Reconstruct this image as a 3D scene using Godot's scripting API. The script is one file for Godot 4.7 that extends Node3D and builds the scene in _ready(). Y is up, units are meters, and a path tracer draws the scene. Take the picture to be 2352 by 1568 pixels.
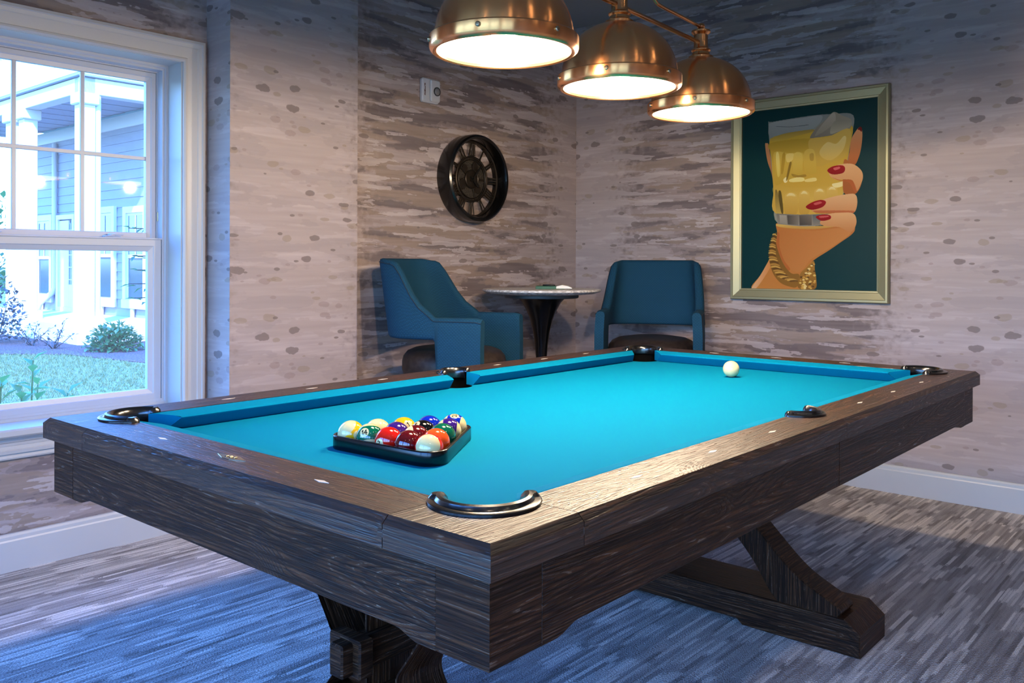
extends Node3D

# ---------------------------------------------------------------- camera, sky, sun, exposure
const LH := 1.1175      # half length of the playing surface
const WH := 0.5585      # half width
const TOP := 0.7744     # top of the rails
const BED := 0.7294     # cloth
const RIM := 0.1804     # nose of the cushion to the outer edge of the rail
const WALL_X := 2.452   # picture wall
const WALL_Z := -2.04   # window wall
const ALC_Z := -1.94    # clock wall
const PIER_Z := -1.85   # face of the pier
const CEIL := 2.70
const GROUND := -0.45
const PW := 6.9         # far wing: wall plane
const PC := 5.18        # far wing: porch column line

var rng := RandomNumberGenerator.new()
var M := {}
var used := {}
var grain := 0
var upright := 1
var uvo := Vector2.ZERO

func _ready():
	rng.seed = 7
	setup_view()
	make_materials()
	build_room()
	build_window()
	build_table()
	build_rack_and_balls()
	build_light()
	downlights()
	build_furniture()
	build_wall_things()
	build_outside()

func setup_view():
	var cam := Camera3D.new()
	cam.name = "camera"
	add_child(cam, true)
	cam.transform = Transform3D(Basis(Vector3(0.651435, 0.003690, 0.758695), Vector3(-0.000167, 0.999989, -0.004720), Vector3(-0.758704, 0.002948, 0.651429)).orthonormalized(), Vector3(-2.15992, 1.15305, 1.52670))
	cam.projection = Camera3D.PROJECTION_FRUSTUM
	cam.near = 0.05
	cam.far = 200.0
	cam.size = 2.0 * 0.05 * 784.0 / 2010.2
	cam.frustum_offset = 0.05 * Vector2((1176.0 - 1191.75) / 2010.2, (611.67 - 784.0) / 2010.2)
	cam.current = true
	var env := Environment.new()
	var sky := Sky.new()
	var sm := ProceduralSkyMaterial.new()
	sm.sky_top_color = Color(0.16, 0.52, 1.0)
	sm.sky_horizon_color = Color(0.58, 0.77, 0.90)
	sm.sky_curve = 0.2
	sm.ground_horizon_color = Color(0.55, 0.72, 0.85)
	sm.ground_bottom_color = Color(0.30, 0.38, 0.42)
	sm.sky_energy_multiplier = 3.5
	sm.ground_energy_multiplier = 1.0
	sky.sky_material = sm
	env.background_mode = Environment.BG_SKY
	env.sky = sky
	env.tonemap_mode = Environment.TONE_MAPPER_LINEAR
	env.tonemap_exposure = 1.0
	env.sdfgi_enabled = true
	env.ssao_enabled = true
	env.ssil_enabled = true
	var we := WorldEnvironment.new()
	we.name = "world"
	we.environment = env
	add_child(we, true)
	var sun := DirectionalLight3D.new()
	sun.name = "sun"
	add_child(sun, true)
	sun.look_at_from_position(Vector3(-0.45, 0.72, 0.55), Vector3.ZERO)
	sun.light_color = Color(1.0, 0.97, 0.92)
	sun.light_energy = 2.0
	sun.light_angular_distance = 1.0
	sun.shadow_enabled = true
	sun.sky_mode = DirectionalLight3D.SKY_MODE_LIGHT_ONLY

# ---------------------------------------------------------------- helpers: names and metas
func numbered(n: String) -> String:
	if not used.has(n):
		used[n] = 0
		return n
	used[n] += 1
	return "%s_%03d" % [n, used[n]]

func tag(o, label := "", category := "", group := "", kind := ""):
	if label: o.set_meta("label", label)
	if category: o.set_meta("category", category)
	if group: o.set_meta("group", group)
	if kind: o.set_meta("kind", kind)
	return o

func thing(called: String, at: Vector3, label := "", category := "", group := "", turn := 0.0):
	var o := Node3D.new()
	o.name = numbered(called)
	add_child(o, true)
	o.position = at
	o.rotation.y = turn
	return tag(o, label, category, group)

func obj(called: String, st, mat, parent = null, at := Vector3.ZERO):
	var o := MeshInstance3D.new()
	o.name = numbered(called) if parent == null else called
	var m = st
	if st is SurfaceTool:
		st.generate_normals()
		m = st.commit()
	o.mesh = m
	o.material_override = null
	for i in m.get_surface_count():
		o.set_surface_override_material(i, mat)
	o.position = at
	(self if parent == null else parent).add_child(o, true)
	return o

func struct(called: String, st, mat, label := "", category := ""):
	var o = obj(called, st, mat)
	o.set_meta("kind", "structure")
	if label: o.set_meta("label", label)
	if category: o.set_meta("category", category)
	return o

# ---------------------------------------------------------------- helpers: shapes (polygons run counter-clockwise seen from outside)
func sv() -> SurfaceTool:
	var st := SurfaceTool.new()
	st.begin(Mesh.PRIMITIVE_TRIANGLES)
	st.set_smooth_group(-1)
	return st

func box_uv(p: Vector3, n: Vector3) -> Vector2:
	var a := n.abs()
	var k := 0 if a.x >= a.y and a.x >= a.z else (1 if a.y >= a.z else 2)
	var u := grain
	if k == grain:
		u = 3 - k - upright if k != upright else (k + 1) % 3
	var v := 3 - k - u
	return Vector2(p[u], p[v]) + uvo

func face(st: SurfaceTool, pts: Array, xf := Transform3D()):
	var n: Vector3 = (pts[1] - pts[0]).cross(pts[2] - pts[0])
	if n.length_squared() < 1e-16 and pts.size() > 3:
		n = (pts[2] - pts[0]).cross(pts[3] - pts[0])
	n = n.normalized()
	for i in range(1, pts.size() - 1):
		for p in [pts[0], pts[i + 1], pts[i]]:
			st.set_uv(box_uv(p, n))
			st.add_vertex(xf * p)

func box(st: SurfaceTool, c: Vector3, s: Vector3, b := 0.0, xf := Transform3D()):
	var h := s / 2.0
	b = minf(b, minf(h.x, minf(h.y, h.z)) * 0.9)
	for k in 3:
		var i := (k + 1) % 3
		var j := (k + 2) % 3
		for sg in [-1.0, 1.0]:
			var q := []
			for e in [[-1, -1], [1, -1], [1, 1], [-1, 1]]:
				var p := Vector3.ZERO
				p[k] = sg * h[k]
				p[i] = e[0] * (h[i] - b)
				p[j] = e[1] * (h[j] - b)
				q.append(c + p)
			if sg < 0: q.reverse()
			face(st, q, xf)
	if b <= 0.0: return
	for k in 3:
		var i := (k + 1) % 3
		var j := (k + 2) % 3
		for si in [-1.0, 1.0]:
			for sj in [-1.0, 1.0]:
				var q := []
				for e in [[-1, 0], [1, 0], [1, 1], [-1, 1]]:
					var p := Vector3.ZERO
					p[k] = e[0] * (h[k] - b)
					p[i] = si * (h[i] - (b if e[1] == 1 else 0.0))
					p[j] = sj * (h[j] - (0.0 if e[1] == 1 else b))
					q.append(c + p)
				if si * sj < 0: q.reverse()
				face(st, q, xf)
	for sx in [-1.0, 1.0]:
		for sy in [-1.0, 1.0]:
			for sz in [-1.0, 1.0]:
				var q := [c + Vector3(sx * h.x, sy * (h.y - b), sz * (h.z - b)), c + Vector3(sx * (h.x - b), sy * h.y, sz * (h.z - b)), c + Vector3(sx * (h.x - b), sy * (h.y - b), sz * h.z)]
				if sx * sy * sz < 0: q.reverse()
				face(st, q, xf)

func bx(c: Vector3, s: Vector3, b := 0.0) -> SurfaceTool:
	var st := sv()
	box(st, c, s, b)
	return st

func ccw(poly: PackedVector2Array) -> PackedVector2Array:
	var a := 0.0
	for i in poly.size():
		a += poly[i].cross(poly[(i + 1) % poly.size()])
	if a < 0: poly.reverse()
	return poly

func inset(poly: PackedVector2Array, d: float) -> PackedVector2Array:
	var out := PackedVector2Array()
	var n := poly.size()
	for i in n:
		var a := (poly[i] - poly[(i + n - 1) % n]).normalized()
		var b := (poly[(i + 1) % n] - poly[i]).normalized()
		var na := Vector2(-a.y, a.x)
		var nb := Vector2(-b.y, b.x)
		var m := na + nb
		out.append(poly[i] + m * (d / maxf(0.3, m.length_squared() / 2.0)) if m.length_squared() > 1e-6 else poly[i] + na * d)
	return out

# an outline in x, y drawn out along z from z0 to z1, edges chamfered by b
func prism(st: SurfaceTool, outline: PackedVector2Array, z0: float, z1: float, b := 0.0, xf := Transform3D()):
	var poly := ccw(outline.duplicate())
	var small := inset(poly, b) if b > 0.0 else poly
	var n := poly.size()
	var rings := [[small, z0], [poly, z0 + b], [poly, z1 - b], [small, z1]] if b > 0.0 else [[poly, z0], [poly, z1]]
	for r in rings.size() - 1:
		for i in n:
			var j := (i + 1) % n
			var lo: PackedVector2Array = rings[r][0]
			var hi: PackedVector2Array = rings[r + 1][0]
			face(st, [Vector3(lo[i].x, lo[i].y, rings[r][1]), Vector3(lo[j].x, lo[j].y, rings[r][1]), Vector3(hi[j].x, hi[j].y, rings[r + 1][1]), Vector3(hi[i].x, hi[i].y, rings[r + 1][1])], xf)
	var idx := Geometry2D.triangulate_polygon(small)
	for t in range(0, idx.size(), 3):
		var q := [small[idx[t]], small[idx[t + 1]], small[idx[t + 2]]]
		if (q[1] - q[0]).cross(q[2] - q[0]) < 0: q.reverse()
		face(st, [Vector3(q[0].x, q[0].y, z1), Vector3(q[1].x, q[1].y, z1), Vector3(q[2].x, q[2].y, z1)], xf)
		face(st, [Vector3(q[2].x, q[2].y, z0), Vector3(q[1].x, q[1].y, z0), Vector3(q[0].x, q[0].y, z0)], xf)

const LIE := Transform3D(Vector3(1, 0, 0), Vector3(0, 0, -1), Vector3(0, 1, 0), Vector3.ZERO)   # outline (x, -z) drawn up along y

# profile of (radius, height) from the bottom outside, up; turned round y. arc in radians
func lathe(st: SurfaceTool, prof: Array, n := 32, xf := Transform3D(), a0 := 0.0, a1 := TAU):
	var group := 0
	var run := 0.0
	var rm := 0.05
	for p in prof: rm = maxf(rm, p.x)
	for k in prof.size() - 1:
		var p0: Vector2 = prof[k]
		var p1: Vector2 = prof[k + 1]
		if k > 0 and absf((p0 - prof[k - 1]).angle_to(p1 - p0)) > 0.6: group += 1
		st.set_smooth_group(group + 1)
		var len := p0.distance_to(p1)
		for i in n:
			var t0 := a0 + (a1 - a0) * i / n
			var t1 := a0 + (a1 - a0) * (i + 1) / n
			var q := [Vector3(p0.x * cos(t0), p0.y, -p0.x * sin(t0)), Vector3(p0.x * cos(t1), p0.y, -p0.x * sin(t1)), Vector3(p1.x * cos(t1), p1.y, -p1.x * sin(t1)), Vector3(p1.x * cos(t0), p1.y, -p1.x * sin(t0))]
			var uv := [Vector2(t0 * rm, run), Vector2(t1 * rm, run), Vector2(t1 * rm, run + len), Vector2(t0 * rm, run + len)]
			for tri in [[0, 2, 1], [0, 3, 2]]:
				if q[tri[0]].is_equal_approx(q[tri[1]]) or q[tri[1]].is_equal_approx(q[tri[2]]) or q[tri[0]].is_equal_approx(q[tri[2]]): continue
				for v in tri:
					st.set_uv(uv[v])
					st.add_vertex(xf * q[v])
		run += len
	st.set_smooth_group(-1)

# a grid of points: rows[i][j]; smooth
func loft(st: SurfaceTool, rows: Array, close_rows := false, close_cols := false, group := 1):
	st.set_smooth_group(group)
	var nr: int = rows.size()
	var nc: int = rows[0].size()
	var lens := [0.0]
	for i in range(1, nr + 1): lens.append(lens[i - 1] + rows[i % nr][0].distance_to(rows[i - 1][0]))
	for i in (nr if close_rows else nr - 1):
		var run := 0.0
		for j in (nc if close_cols else nc - 1):
			var a: Vector3 = rows[i][j]
			var b: Vector3 = rows[i][(j + 1) % nc]
			var c: Vector3 = rows[(i + 1) % nr][(j + 1) % nc]
			var d: Vector3 = rows[(i + 1) % nr][j]
			var w := a.distance_to(b)
			var q := [a, b, c, d]
			var uv := [Vector2(lens[i], run), Vector2(lens[i], run + w), Vector2(lens[i + 1], run + w), Vector2(lens[i + 1], run)]
			for tri in [[0, 1, 2], [0, 2, 3]]:
				if q[tri[0]].is_equal_approx(q[tri[1]]) or q[tri[1]].is_equal_approx(q[tri[2]]) or q[tri[0]].is_equal_approx(q[tri[2]]): continue
				for v in tri:
					st.set_uv(uv[v])
					st.add_vertex(q[v])
			run += w
	st.set_smooth_group(-1)

func tube(st: SurfaceTool, pts: Array, r, n := 10, closed := false, xf := Transform3D()):
	var rows := []
	var up := Vector3.UP
	var m := pts.size()
	for i in m:
		var t: Vector3 = (pts[(i + 1) % m] - pts[(i + m - 1) % m]) if closed else (pts[mini(i + 1, m - 1)] - pts[maxi(i - 1, 0)])
		t = t.normalized()
		if i == 0 and absf(t.dot(up)) > 0.9: up = Vector3.RIGHT
		var s := t.cross(up).normalized()
		up = s.cross(t).normalized()
		var rr: float = r[i] if r is Array else r
		var row := PackedVector3Array()
		for k in n:
			var a := TAU * k / n
			row.append(xf * (pts[i] + (s * cos(a) + up * sin(a)) * rr))
		rows.append(row)
	if not closed:
		var first := PackedVector3Array()
		var last := PackedVector3Array()
		for k in n:
			first.append(xf * pts[0])
			last.append(xf * pts[m - 1])
		rows.push_front(first)
		rows.append(last)
	loft(st, rows, closed, true)

func curve(pts: Array, n := 8) -> Array:
	var out := []
	for i in pts.size() - 1:
		var p0 = pts[maxi(i - 1, 0)]
		var p3 = pts[mini(i + 2, pts.size() - 1)]
		for k in n:
			out.append(pts[i].cubic_interpolate(pts[i + 1], p0, p3, float(k) / n))
	out.append(pts[pts.size() - 1])
	return out

func circle(c: Vector2, r: float, n := 40) -> PackedVector2Array:
	var out := PackedVector2Array()
	for i in n: out.append(c + Vector2(cos(TAU * i / n), sin(TAU * i / n)) * r)
	return out

func rect(x0: float, y0: float, x1: float, y1: float) -> PackedVector2Array:
	return PackedVector2Array([Vector2(x0, y0), Vector2(x1, y0), Vector2(x1, y1), Vector2(x0, y1)])

func rounded(x0: float, y0: float, x1: float, y1: float, r: float, n := 5) -> PackedVector2Array:
	var out := PackedVector2Array()
	for c in [[x1 - r, y0 + r, -PI / 2], [x1 - r, y1 - r, 0.0], [x0 + r, y1 - r, PI / 2], [x0 + r, y0 + r, PI]]:
		for i in n + 1:
			var a: float = c[2] + PI / 2 * i / n
			out.append(Vector2(c[0] + r * cos(a), c[1] + r * sin(a)))
	return out

# ---------------------------------------------------------------- materials
func mat(color: Color, rough := 0.6, metal := 0.0, spec := 0.5) -> StandardMaterial3D:
	var m := StandardMaterial3D.new()
	m.albedo_color = color
	m.roughness = rough
	m.metallic = metal
	m.metallic_specular = spec
	return m

func noise_bytes(w: int, h: int, sd: int, freq: float, stretch_to := 0, oct := 4) -> PackedByteArray:
	var n := FastNoiseLite.new()
	n.seed = sd
	n.noise_type = FastNoiseLite.TYPE_SIMPLEX_SMOOTH
	n.frequency = freq
	n.fractal_octaves = oct
	var im := n.get_seamless_image(w, h, false, false, 0.12)
	im.convert(Image.FORMAT_L8)
	if stretch_to:
		im.resize(stretch_to, h, Image.INTERPOLATE_CUBIC)
	return im.get_data()

func tex(w: int, h: int, data: PackedByteArray, fmt := Image.FORMAT_RGB8) -> ImageTexture:
	return ImageTexture.create_from_image(Image.create_from_data(w, h, false, fmt, data))

func tri_map(m: StandardMaterial3D, scale: Vector3, world := true):
	m.uv1_triplanar = true
	m.uv1_world_triplanar = world
	m.uv1_scale = scale
	m.uv1_triplanar_sharpness = 8.0

func wallpaper() -> StandardMaterial3D:
	# 2.4 m wide, 1.1 m high: a soft dotted strip in the middle, brushed streaks on both sides
	var w := 1536
	var h := 768
	var a := noise_bytes(260, h, 11, 0.0135, w, 4)
	var b := noise_bytes(230, h, 12, 0.015, w, 4)
	var c := noise_bytes(190, h, 13, 0.022, w, 4)
	var e := noise_bytes(w, h, 14, 0.028, 0, 3)
	var f := noise_bytes(100, h, 15, 0.05, w, 3)
	var big := noise_bytes(192, 96, 16, 0.02, 0, 2)
	var d := PackedByteArray()
	d.resize(w * h * 3)
	for y in h:
		for x in w:
			var i := y * w + x
			var u := absf(float(x) / w - 0.5) + (e[i] - 128) / 2600.0
			var zone := smoothstep(0.11, 0.24, u)
			var g := (big[(y / 8) * 192 + x / 8] - 128) * 0.13
			var jag := (e[i] - 128) * 0.13 + g
			var p := a[i] + jag
			var q := b[i] + jag
			var r := c[i] + jag * 1.3
			var k := (f[i] - 128) * 0.09
			var col := Vector3(184, 172, 170) + Vector3(k, k, k)
			col = col.lerp(Vector3(173, 160, 155), 0.5 * smoothstep(112, 122, q))
			col = col.lerp(Vector3(164, 153, 152), 0.45 * smoothstep(148, 158, p))
			if zone > 0.0:
				var z := Vector3(170, 158, 155)
				z = z.lerp(Vector3(158, 145, 142), 0.9 * smoothstep(100, 103, p))
				z = z.lerp(Vector3(148, 132, 119), 0.75 * smoothstep(132, 135, q))
				z = z.lerp(Vector3(136, 124, 121), 0.7 * smoothstep(138, 141, p))
				z = z.lerp(Vector3(116, 106, 106), 0.75 * smoothstep(160, 163, p))
				z = z.lerp(Vector3(196, 186, 184), 0.7 * smoothstep(158, 162, r))
				z += Vector3(k, k, k) * 0.9
				col = col.lerp(z, zone)
			d[i * 3] = int(clampf(col.x, 0, 255))
			d[i * 3 + 1] = int(clampf(col.y, 0, 255))
			d[i * 3 + 2] = int(clampf(col.z, 0, 255))
	var g := RandomNumberGenerator.new()
	g.seed = 5
	for s in 120:
		var cx := int(g.randf_range(0.30, 0.70) * w) if s < 84 else g.randi_range(0, w)
		var cy := g.randi_range(0, h - 1)
		var large := g.randf() < 0.5
		var rx := g.randf_range(14, 25) if large else g.randf_range(5, 11)
		var ry := rx * g.randf_range(0.36, 0.6)
		var tone := [Vector3(124, 113, 111), Vector3(152, 138, 122), Vector3(152, 136, 134)][0 if g.randf() < 0.5 else g.randi_range(1, 2)] as Vector3
		var al := 0.75 if tone.x < 130 else 0.5
		for yy in range(-int(ry) - 3, int(ry) + 4):
			for xx in range(-int(rx) - 3, int(rx) + 4):
				var i := posmod(cy + yy, h) * w + posmod(cx + xx, w)
				var rr := Vector2(xx / rx, yy / ry).length() + (e[i] - 128) / 420.0
				var t := al * (1.0 - smoothstep(0.84, 1.0, rr))
				if t > 0.0:
					for ch in 3: d[i * 3 + ch] = int(lerpf(d[i * 3 + ch], tone[ch], t))
	var m := mat(Color(0.92, 0.90, 0.90), 0.72, 0.0, 0.3)
	m.albedo_texture = tex(w, h, d)
	tri_map(m, Vector3(1 / 2.4, 1 / 1.1, 1 / 2.4))
	m.uv1_offset = Vector3(0.417, 0.1, -0.6875)
	return m

func carpet() -> StandardMaterial3D:
	# 2.2 m along x, 1.15 m along z: thin woven bars of uneven length laid in planks
	var w := 1024
	var h := 1024
	var a := noise_bytes(120, h, 21, 0.042, w, 4)
	var b := noise_bytes(86, h, 22, 0.055, w, 4)
	var e := noise_bytes(1024, h, 24, 0.25, 0, 2)
	var g := RandomNumberGenerator.new()
	g.seed = 9
	var bars := Image.create(w, h, false, Image.FORMAT_L8)
	var y0 := 0
	while y0 < h:
		var tall := g.randi_range(6, 17)
		var x0 := -g.randi_range(0, 200)
		while x0 < w:
			var len := g.randi_range(14, 130)
			var plank := ((y0 / 256) * 5 + int((x0 + 900 + (y0 / 256) * 190) / 512.0) * 3) % 7
			var v := g.randf()
			var tone := g.randf_range(0.34, 0.52)
			if v < 0.22: tone = g.randf_range(0.12, 0.3)
			elif v > (0.62 if plank < 3 else 0.86): tone = g.randf_range(0.6, 0.98)
			bars.fill_rect(Rect2i(x0, y0, len, tall), Color(tone, tone, tone))
			x0 += len
		y0 += tall
	for k in 64:
		var bx0 := g.randi_range(-40, w - 50)
		var by0 := g.randi_range(0, h - 50)
		var bw := g.randi_range(50, 130)
		for q in g.randi_range(3, 8):
			var tone := g.randf_range(0.62, 0.98) if g.randf() < 0.75 else g.randf_range(0.35, 0.5)
			bars.fill_rect(Rect2i(bx0 + g.randi_range(-8, 8), by0 + q * 9, bw, 8), Color(tone, tone, tone))
	var bd := bars.get_data()
	var d := PackedByteArray()
	d.resize(w * h * 3)
	var bump := PackedByteArray()
	bump.resize(w * h)
	var lo := Vector3(98, 92, 88)
	var mid := Vector3(164, 156, 150)
	var hi := Vector3(232, 223, 212)
	for y in h:
		for x in w:
			var i := y * w + x
			var j := clampi(y + int((e[i] - 128) / 50.0), 0, h - 1) * w + posmod(x + int((e[i] - 128) / 9.0), w)
			var v := bd[j] / 255.0 * 0.74 + 0.26 * (0.5 + (b[i] - a[i]) / 300.0)
			v = clampf(v + (e[i] - 128) / 1500.0, 0.0, 1.0)
			var col := lo.lerp(mid, v / 0.45) if v < 0.45 else mid.lerp(hi, (v - 0.45) / 0.5)
			d[i * 3] = int(clampf(col.x, 0, 255))
			d[i * 3 + 1] = int(clampf(col.y, 0, 255))
			d[i * 3 + 2] = int(clampf(col.z, 0, 255))
			bump[i] = int(clampf(128 + (e[i] - 128) * 0.9, 0, 255))
	var m := mat(Color.WHITE, 0.95, 0.0, 0.2)
	m.albedo_texture = tex(w, h, d)
	m.heightmap_enabled = true
	m.heightmap_texture = tex(w, h, bump, Image.FORMAT_L8)
	m.heightmap_scale = 0.5
	tri_map(m, Vector3(1 / 2.2, 1, 1 / 1.15))
	return m

func wood(sd: int, dark: Vector3, light: Vector3, rough: float, bump_cm: float, rings: float) -> StandardMaterial3D:
	var w := 1024
	var h := 512
	var low := noise_bytes(128, h, sd, 0.007, w, 1)
	var streak := noise_bytes(26, h, sd + 1, 0.12, w, 3)
	var pore := noise_bytes(48, h, sd + 2, 0.34, w, 2)
	var d := PackedByteArray()
	d.resize(w * h * 3)
	var bump := PackedByteArray()
	bump.resize(w * h)
	var shine := PackedByteArray()
	shine.resize(w * h)
	for y in h:
		for x in w:
			var i := y * w + x
			var ph := fposmod(rings * y / h + (low[i] - 128) / 22.0, 1.0)
			var ring := absf(2.0 * ph - 1.0)
			var groove := smoothstep(0.55, 0.95, ring) * smoothstep(108, 138, streak[i])
			var po := smoothstep(148, 168, pore[i])
			var t := clampf(0.5 + (streak[i] - 128) / 190.0 - 0.42 * groove - 0.25 * po, 0.0, 1.0)
			var line := smoothstep(0.12, 0.04, ring) * smoothstep(106, 132, streak[i]) * smoothstep(104, 124, pore[i])  # pale grain lines: highlights along the grain painted into the colour, also glossier
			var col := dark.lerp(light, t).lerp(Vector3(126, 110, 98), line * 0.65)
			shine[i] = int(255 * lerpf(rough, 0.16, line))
			d[i * 3] = int(col.x)
			d[i * 3 + 1] = int(col.y)
			d[i * 3 + 2] = int(col.z)
			bump[i] = int(clampf(190 - 110 * groove - 65 * po + 45 * line + (streak[i] - 128) * 0.12, 0, 255))
	var m := mat(Color.WHITE, 1.0, 0.0, 0.55)
	m.albedo_texture = tex(w, h, d)
	m.roughness_texture = tex(w, h, shine, Image.FORMAT_L8)
	m.heightmap_enabled = true
	m.heightmap_texture = tex(w, h, bump, Image.FORMAT_L8)
	m.heightmap_scale = bump_cm
	m.uv1_scale = Vector3(1 / 1.3, 1 / 0.42, 1)
	return m

func weave(color: Color, sx: int, sy: int, depth: float, tile: float) -> StandardMaterial3D:
	var n := 256
	var e := noise_bytes(n, n, 31, 0.2, 0, 2)
	var d := PackedByteArray()
	d.resize(n * n * 3)
	var bump := PackedByteArray()
	bump.resize(n * n)
	for y in n:
		for x in n:
			var row := int(float(y) / n * sy)
			var fx := fposmod(float(x) / n * sx + (0.5 if row % 2 else 0.0), 1.0)
			var fy := fposmod(float(y) / n * sy, 1.0)
			var hgt := sin(PI * fx) * sin(PI * fy)
			var k := 0.84 + 0.18 * hgt + (e[y * n + x] - 128) / 700.0
			for ch in 3: d[(y * n + x) * 3 + ch] = int(clampf(k * color[ch] * 255, 0, 255))
			bump[y * n + x] = int(hgt * 220 + 20)
	var m := mat(Color.WHITE, 0.85, 0.0, 0.3)
	m.albedo_texture = tex(n, n, d)
	m.heightmap_enabled = true
	m.heightmap_texture = tex(n, n, bump, Image.FORMAT_L8)
	m.heightmap_scale = depth
	m.uv1_scale = Vector3(1 / tile, 1 / tile, 1)
	return m

func mottled(lo: Color, hi: Color, freq: float, rough: float, size: float, sd: int, relief := 0.0, oct := 5) -> StandardMaterial3D:
	var n := 512
	var e := noise_bytes(n, n, sd, freq, 0, oct)
	var d := PackedByteArray()
	d.resize(n * n * 3)
	for i in n * n:
		var t := smoothstep(60, 200, e[i])
		for ch in 3: d[i * 3 + ch] = int(255 * lerpf(lo[ch], hi[ch], t))
	var m := mat(Color.WHITE, rough, 0.0, 0.4)
	m.albedo_texture = tex(n, n, d)
	if relief > 0.0:
		m.heightmap_enabled = true
		m.heightmap_texture = tex(n, n, e, Image.FORMAT_L8)
		m.heightmap_scale = relief
	tri_map(m, Vector3.ONE / size)
	return m

func make_materials():
	M.paper = wallpaper()
	M.carpet = carpet()
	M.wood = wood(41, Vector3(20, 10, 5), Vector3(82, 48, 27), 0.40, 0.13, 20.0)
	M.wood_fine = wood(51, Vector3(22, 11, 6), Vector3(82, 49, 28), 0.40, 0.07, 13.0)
	M.board = M.wood.duplicate()
	M.board.metallic_specular = 0.3
	M.post = M.wood_fine.duplicate()
	M.post.metallic_specular = 0.27
	M.ceiling = mat(Color(0.55, 0.545, 0.545), 0.9)
	M.paint = mat(Color(0.71, 0.695, 0.685), 0.38)
	M.vinyl = mat(Color(0.69, 0.70, 0.73), 0.35)
	M.glass = mat(Color(0.95, 0.98, 1.0, 0.04), 0.02)
	M.glass.transparency = BaseMaterial3D.TRANSPARENCY_ALPHA
	M.cloth = mottled(Color(0.0, 0.425, 0.56), Color(0.005, 0.465, 0.60), 0.4, 0.95, 0.2, 61)
	M.cloth.metallic_specular = 0.15
	M.iron = mat(Color(0.035, 0.033, 0.035), 0.22, 0.0, 0.7)
	M.leather = mat(Color(0.012, 0.012, 0.012), 0.8, 0.0, 0.15)
	M.sight = mat(Color(0.80, 0.77, 0.72), 0.35)
	M.black = mat(Color(0.015, 0.015, 0.017), 0.4)
	M.gloss_black = mat(Color(0.02, 0.02, 0.024), 0.22)
	M.brass = mat(Color(0.96, 0.66, 0.42), 0.24, 1.0)
	M.brass.anisotropy_enabled = true
	M.brass.anisotropy = -0.8
	M.brass_bar = mat(Color(0.84, 0.61, 0.41), 0.22, 1.0)
	M.nickel = mat(Color(0.72, 0.66, 0.56), 0.22, 1.0)
	M.diffuser = mat(Color(0.9, 0.88, 0.84), 0.6)
	M.diffuser.emission_enabled = true
	M.diffuser.emission = Color(1.0, 0.95, 0.86)
	M.diffuser.emission_energy_multiplier = 1.2
	M.lens = mat(Color(0.9, 0.88, 0.84), 0.6)
	M.lens.emission_enabled = true
	M.lens.emission = Color(1.0, 0.93, 0.82)
	M.lens.emission_energy_multiplier = 50.0
	M.fabric = weave(Color(0.075, 0.25, 0.345), 10, 22, 0.08, 0.16)
	M.hide = mottled(Color(0.13, 0.10, 0.09), Color(0.19, 0.155, 0.14), 0.03, 0.42, 0.5, 71)
	M.marble = mottled(Color(0.62, 0.59, 0.57), Color(0.86, 0.84, 0.82), 0.02, 0.3, 0.3, 72)
	M.gold_frame = mat(Color(0.60, 0.58, 0.45), 0.48, 0.65)
	M.siding = mat(Color(0.56, 0.55, 0.59), 0.7)
	M.white_ext = mat(Color(0.82, 0.78, 0.76), 0.6)
	M.soffit = mat(Color(0.60, 0.59, 0.62), 0.7)
	M.leaf = mat(Color(0.18, 0.36, 0.22), 0.55)
	M.leaf.backlight_enabled = true
	M.leaf.backlight = Color(0.2, 0.4, 0.2)
	M.twig = mat(Color(0.16, 0.15, 0.19), 0.85)

# a mitred frame: profile points are (distance in from the outer rectangle, height over the plane)
func frame(st: SurfaceTool, x0: float, y0: float, x1: float, y1: float, prof: Array, xf := Transform3D()):
	for k in prof.size() - 1:
		var a: Vector2 = prof[k]
		var b: Vector2 = prof[k + 1]
		var ca := [Vector3(x0 + a.x, y0 + a.x, a.y), Vector3(x1 - a.x, y0 + a.x, a.y), Vector3(x1 - a.x, y1 - a.x, a.y), Vector3(x0 + a.x, y1 - a.x, a.y)]
		var cb := [Vector3(x0 + b.x, y0 + b.x, b.y), Vector3(x1 - b.x, y0 + b.x, b.y), Vector3(x1 - b.x, y1 - b.x, b.y), Vector3(x0 + b.x, y1 - b.x, b.y)]
		for i in 4:
			var j := (i + 1) % 4
			face(st, [ca[i], ca[j], cb[j], cb[i]], xf)

func span(st: SurfaceTool, x0: float, x1: float, y0: float, y1: float, z0: float, z1: float, b := 0.0):
	box(st, Vector3((x0 + x1) / 2, (y0 + y1) / 2, (z0 + z1) / 2), Vector3(x1 - x0, y1 - y0, z1 - z0), b)

func skirting(called: String, a: Vector3, b: Vector3, label: String):
	# from a to b along the floor, the room lies to the left of the way from a to b
	var d := (b - a).normalized()
	var n := Vector3(-d.z, 0, d.x)
	var st := sv()
	var prof := [Vector2(0.016, 0), Vector2(0.016, 0.112), Vector2(0.013, 0.118), Vector2(0.012, 0.130), Vector2(0.007, 0.138), Vector2(0.0, 0.14)]
	for k in prof.size() - 1:
		var p: Vector2 = prof[k]
		var q: Vector2 = prof[k + 1]
		face(st, [a + n * p.x + Vector3.UP * p.y, b + n * p.x + Vector3.UP * p.y, b + n * q.x + Vector3.UP * q.y, a + n * q.x + Vector3.UP * q.y])
	struct(called, st, M.paint, label, "baseboard")

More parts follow.
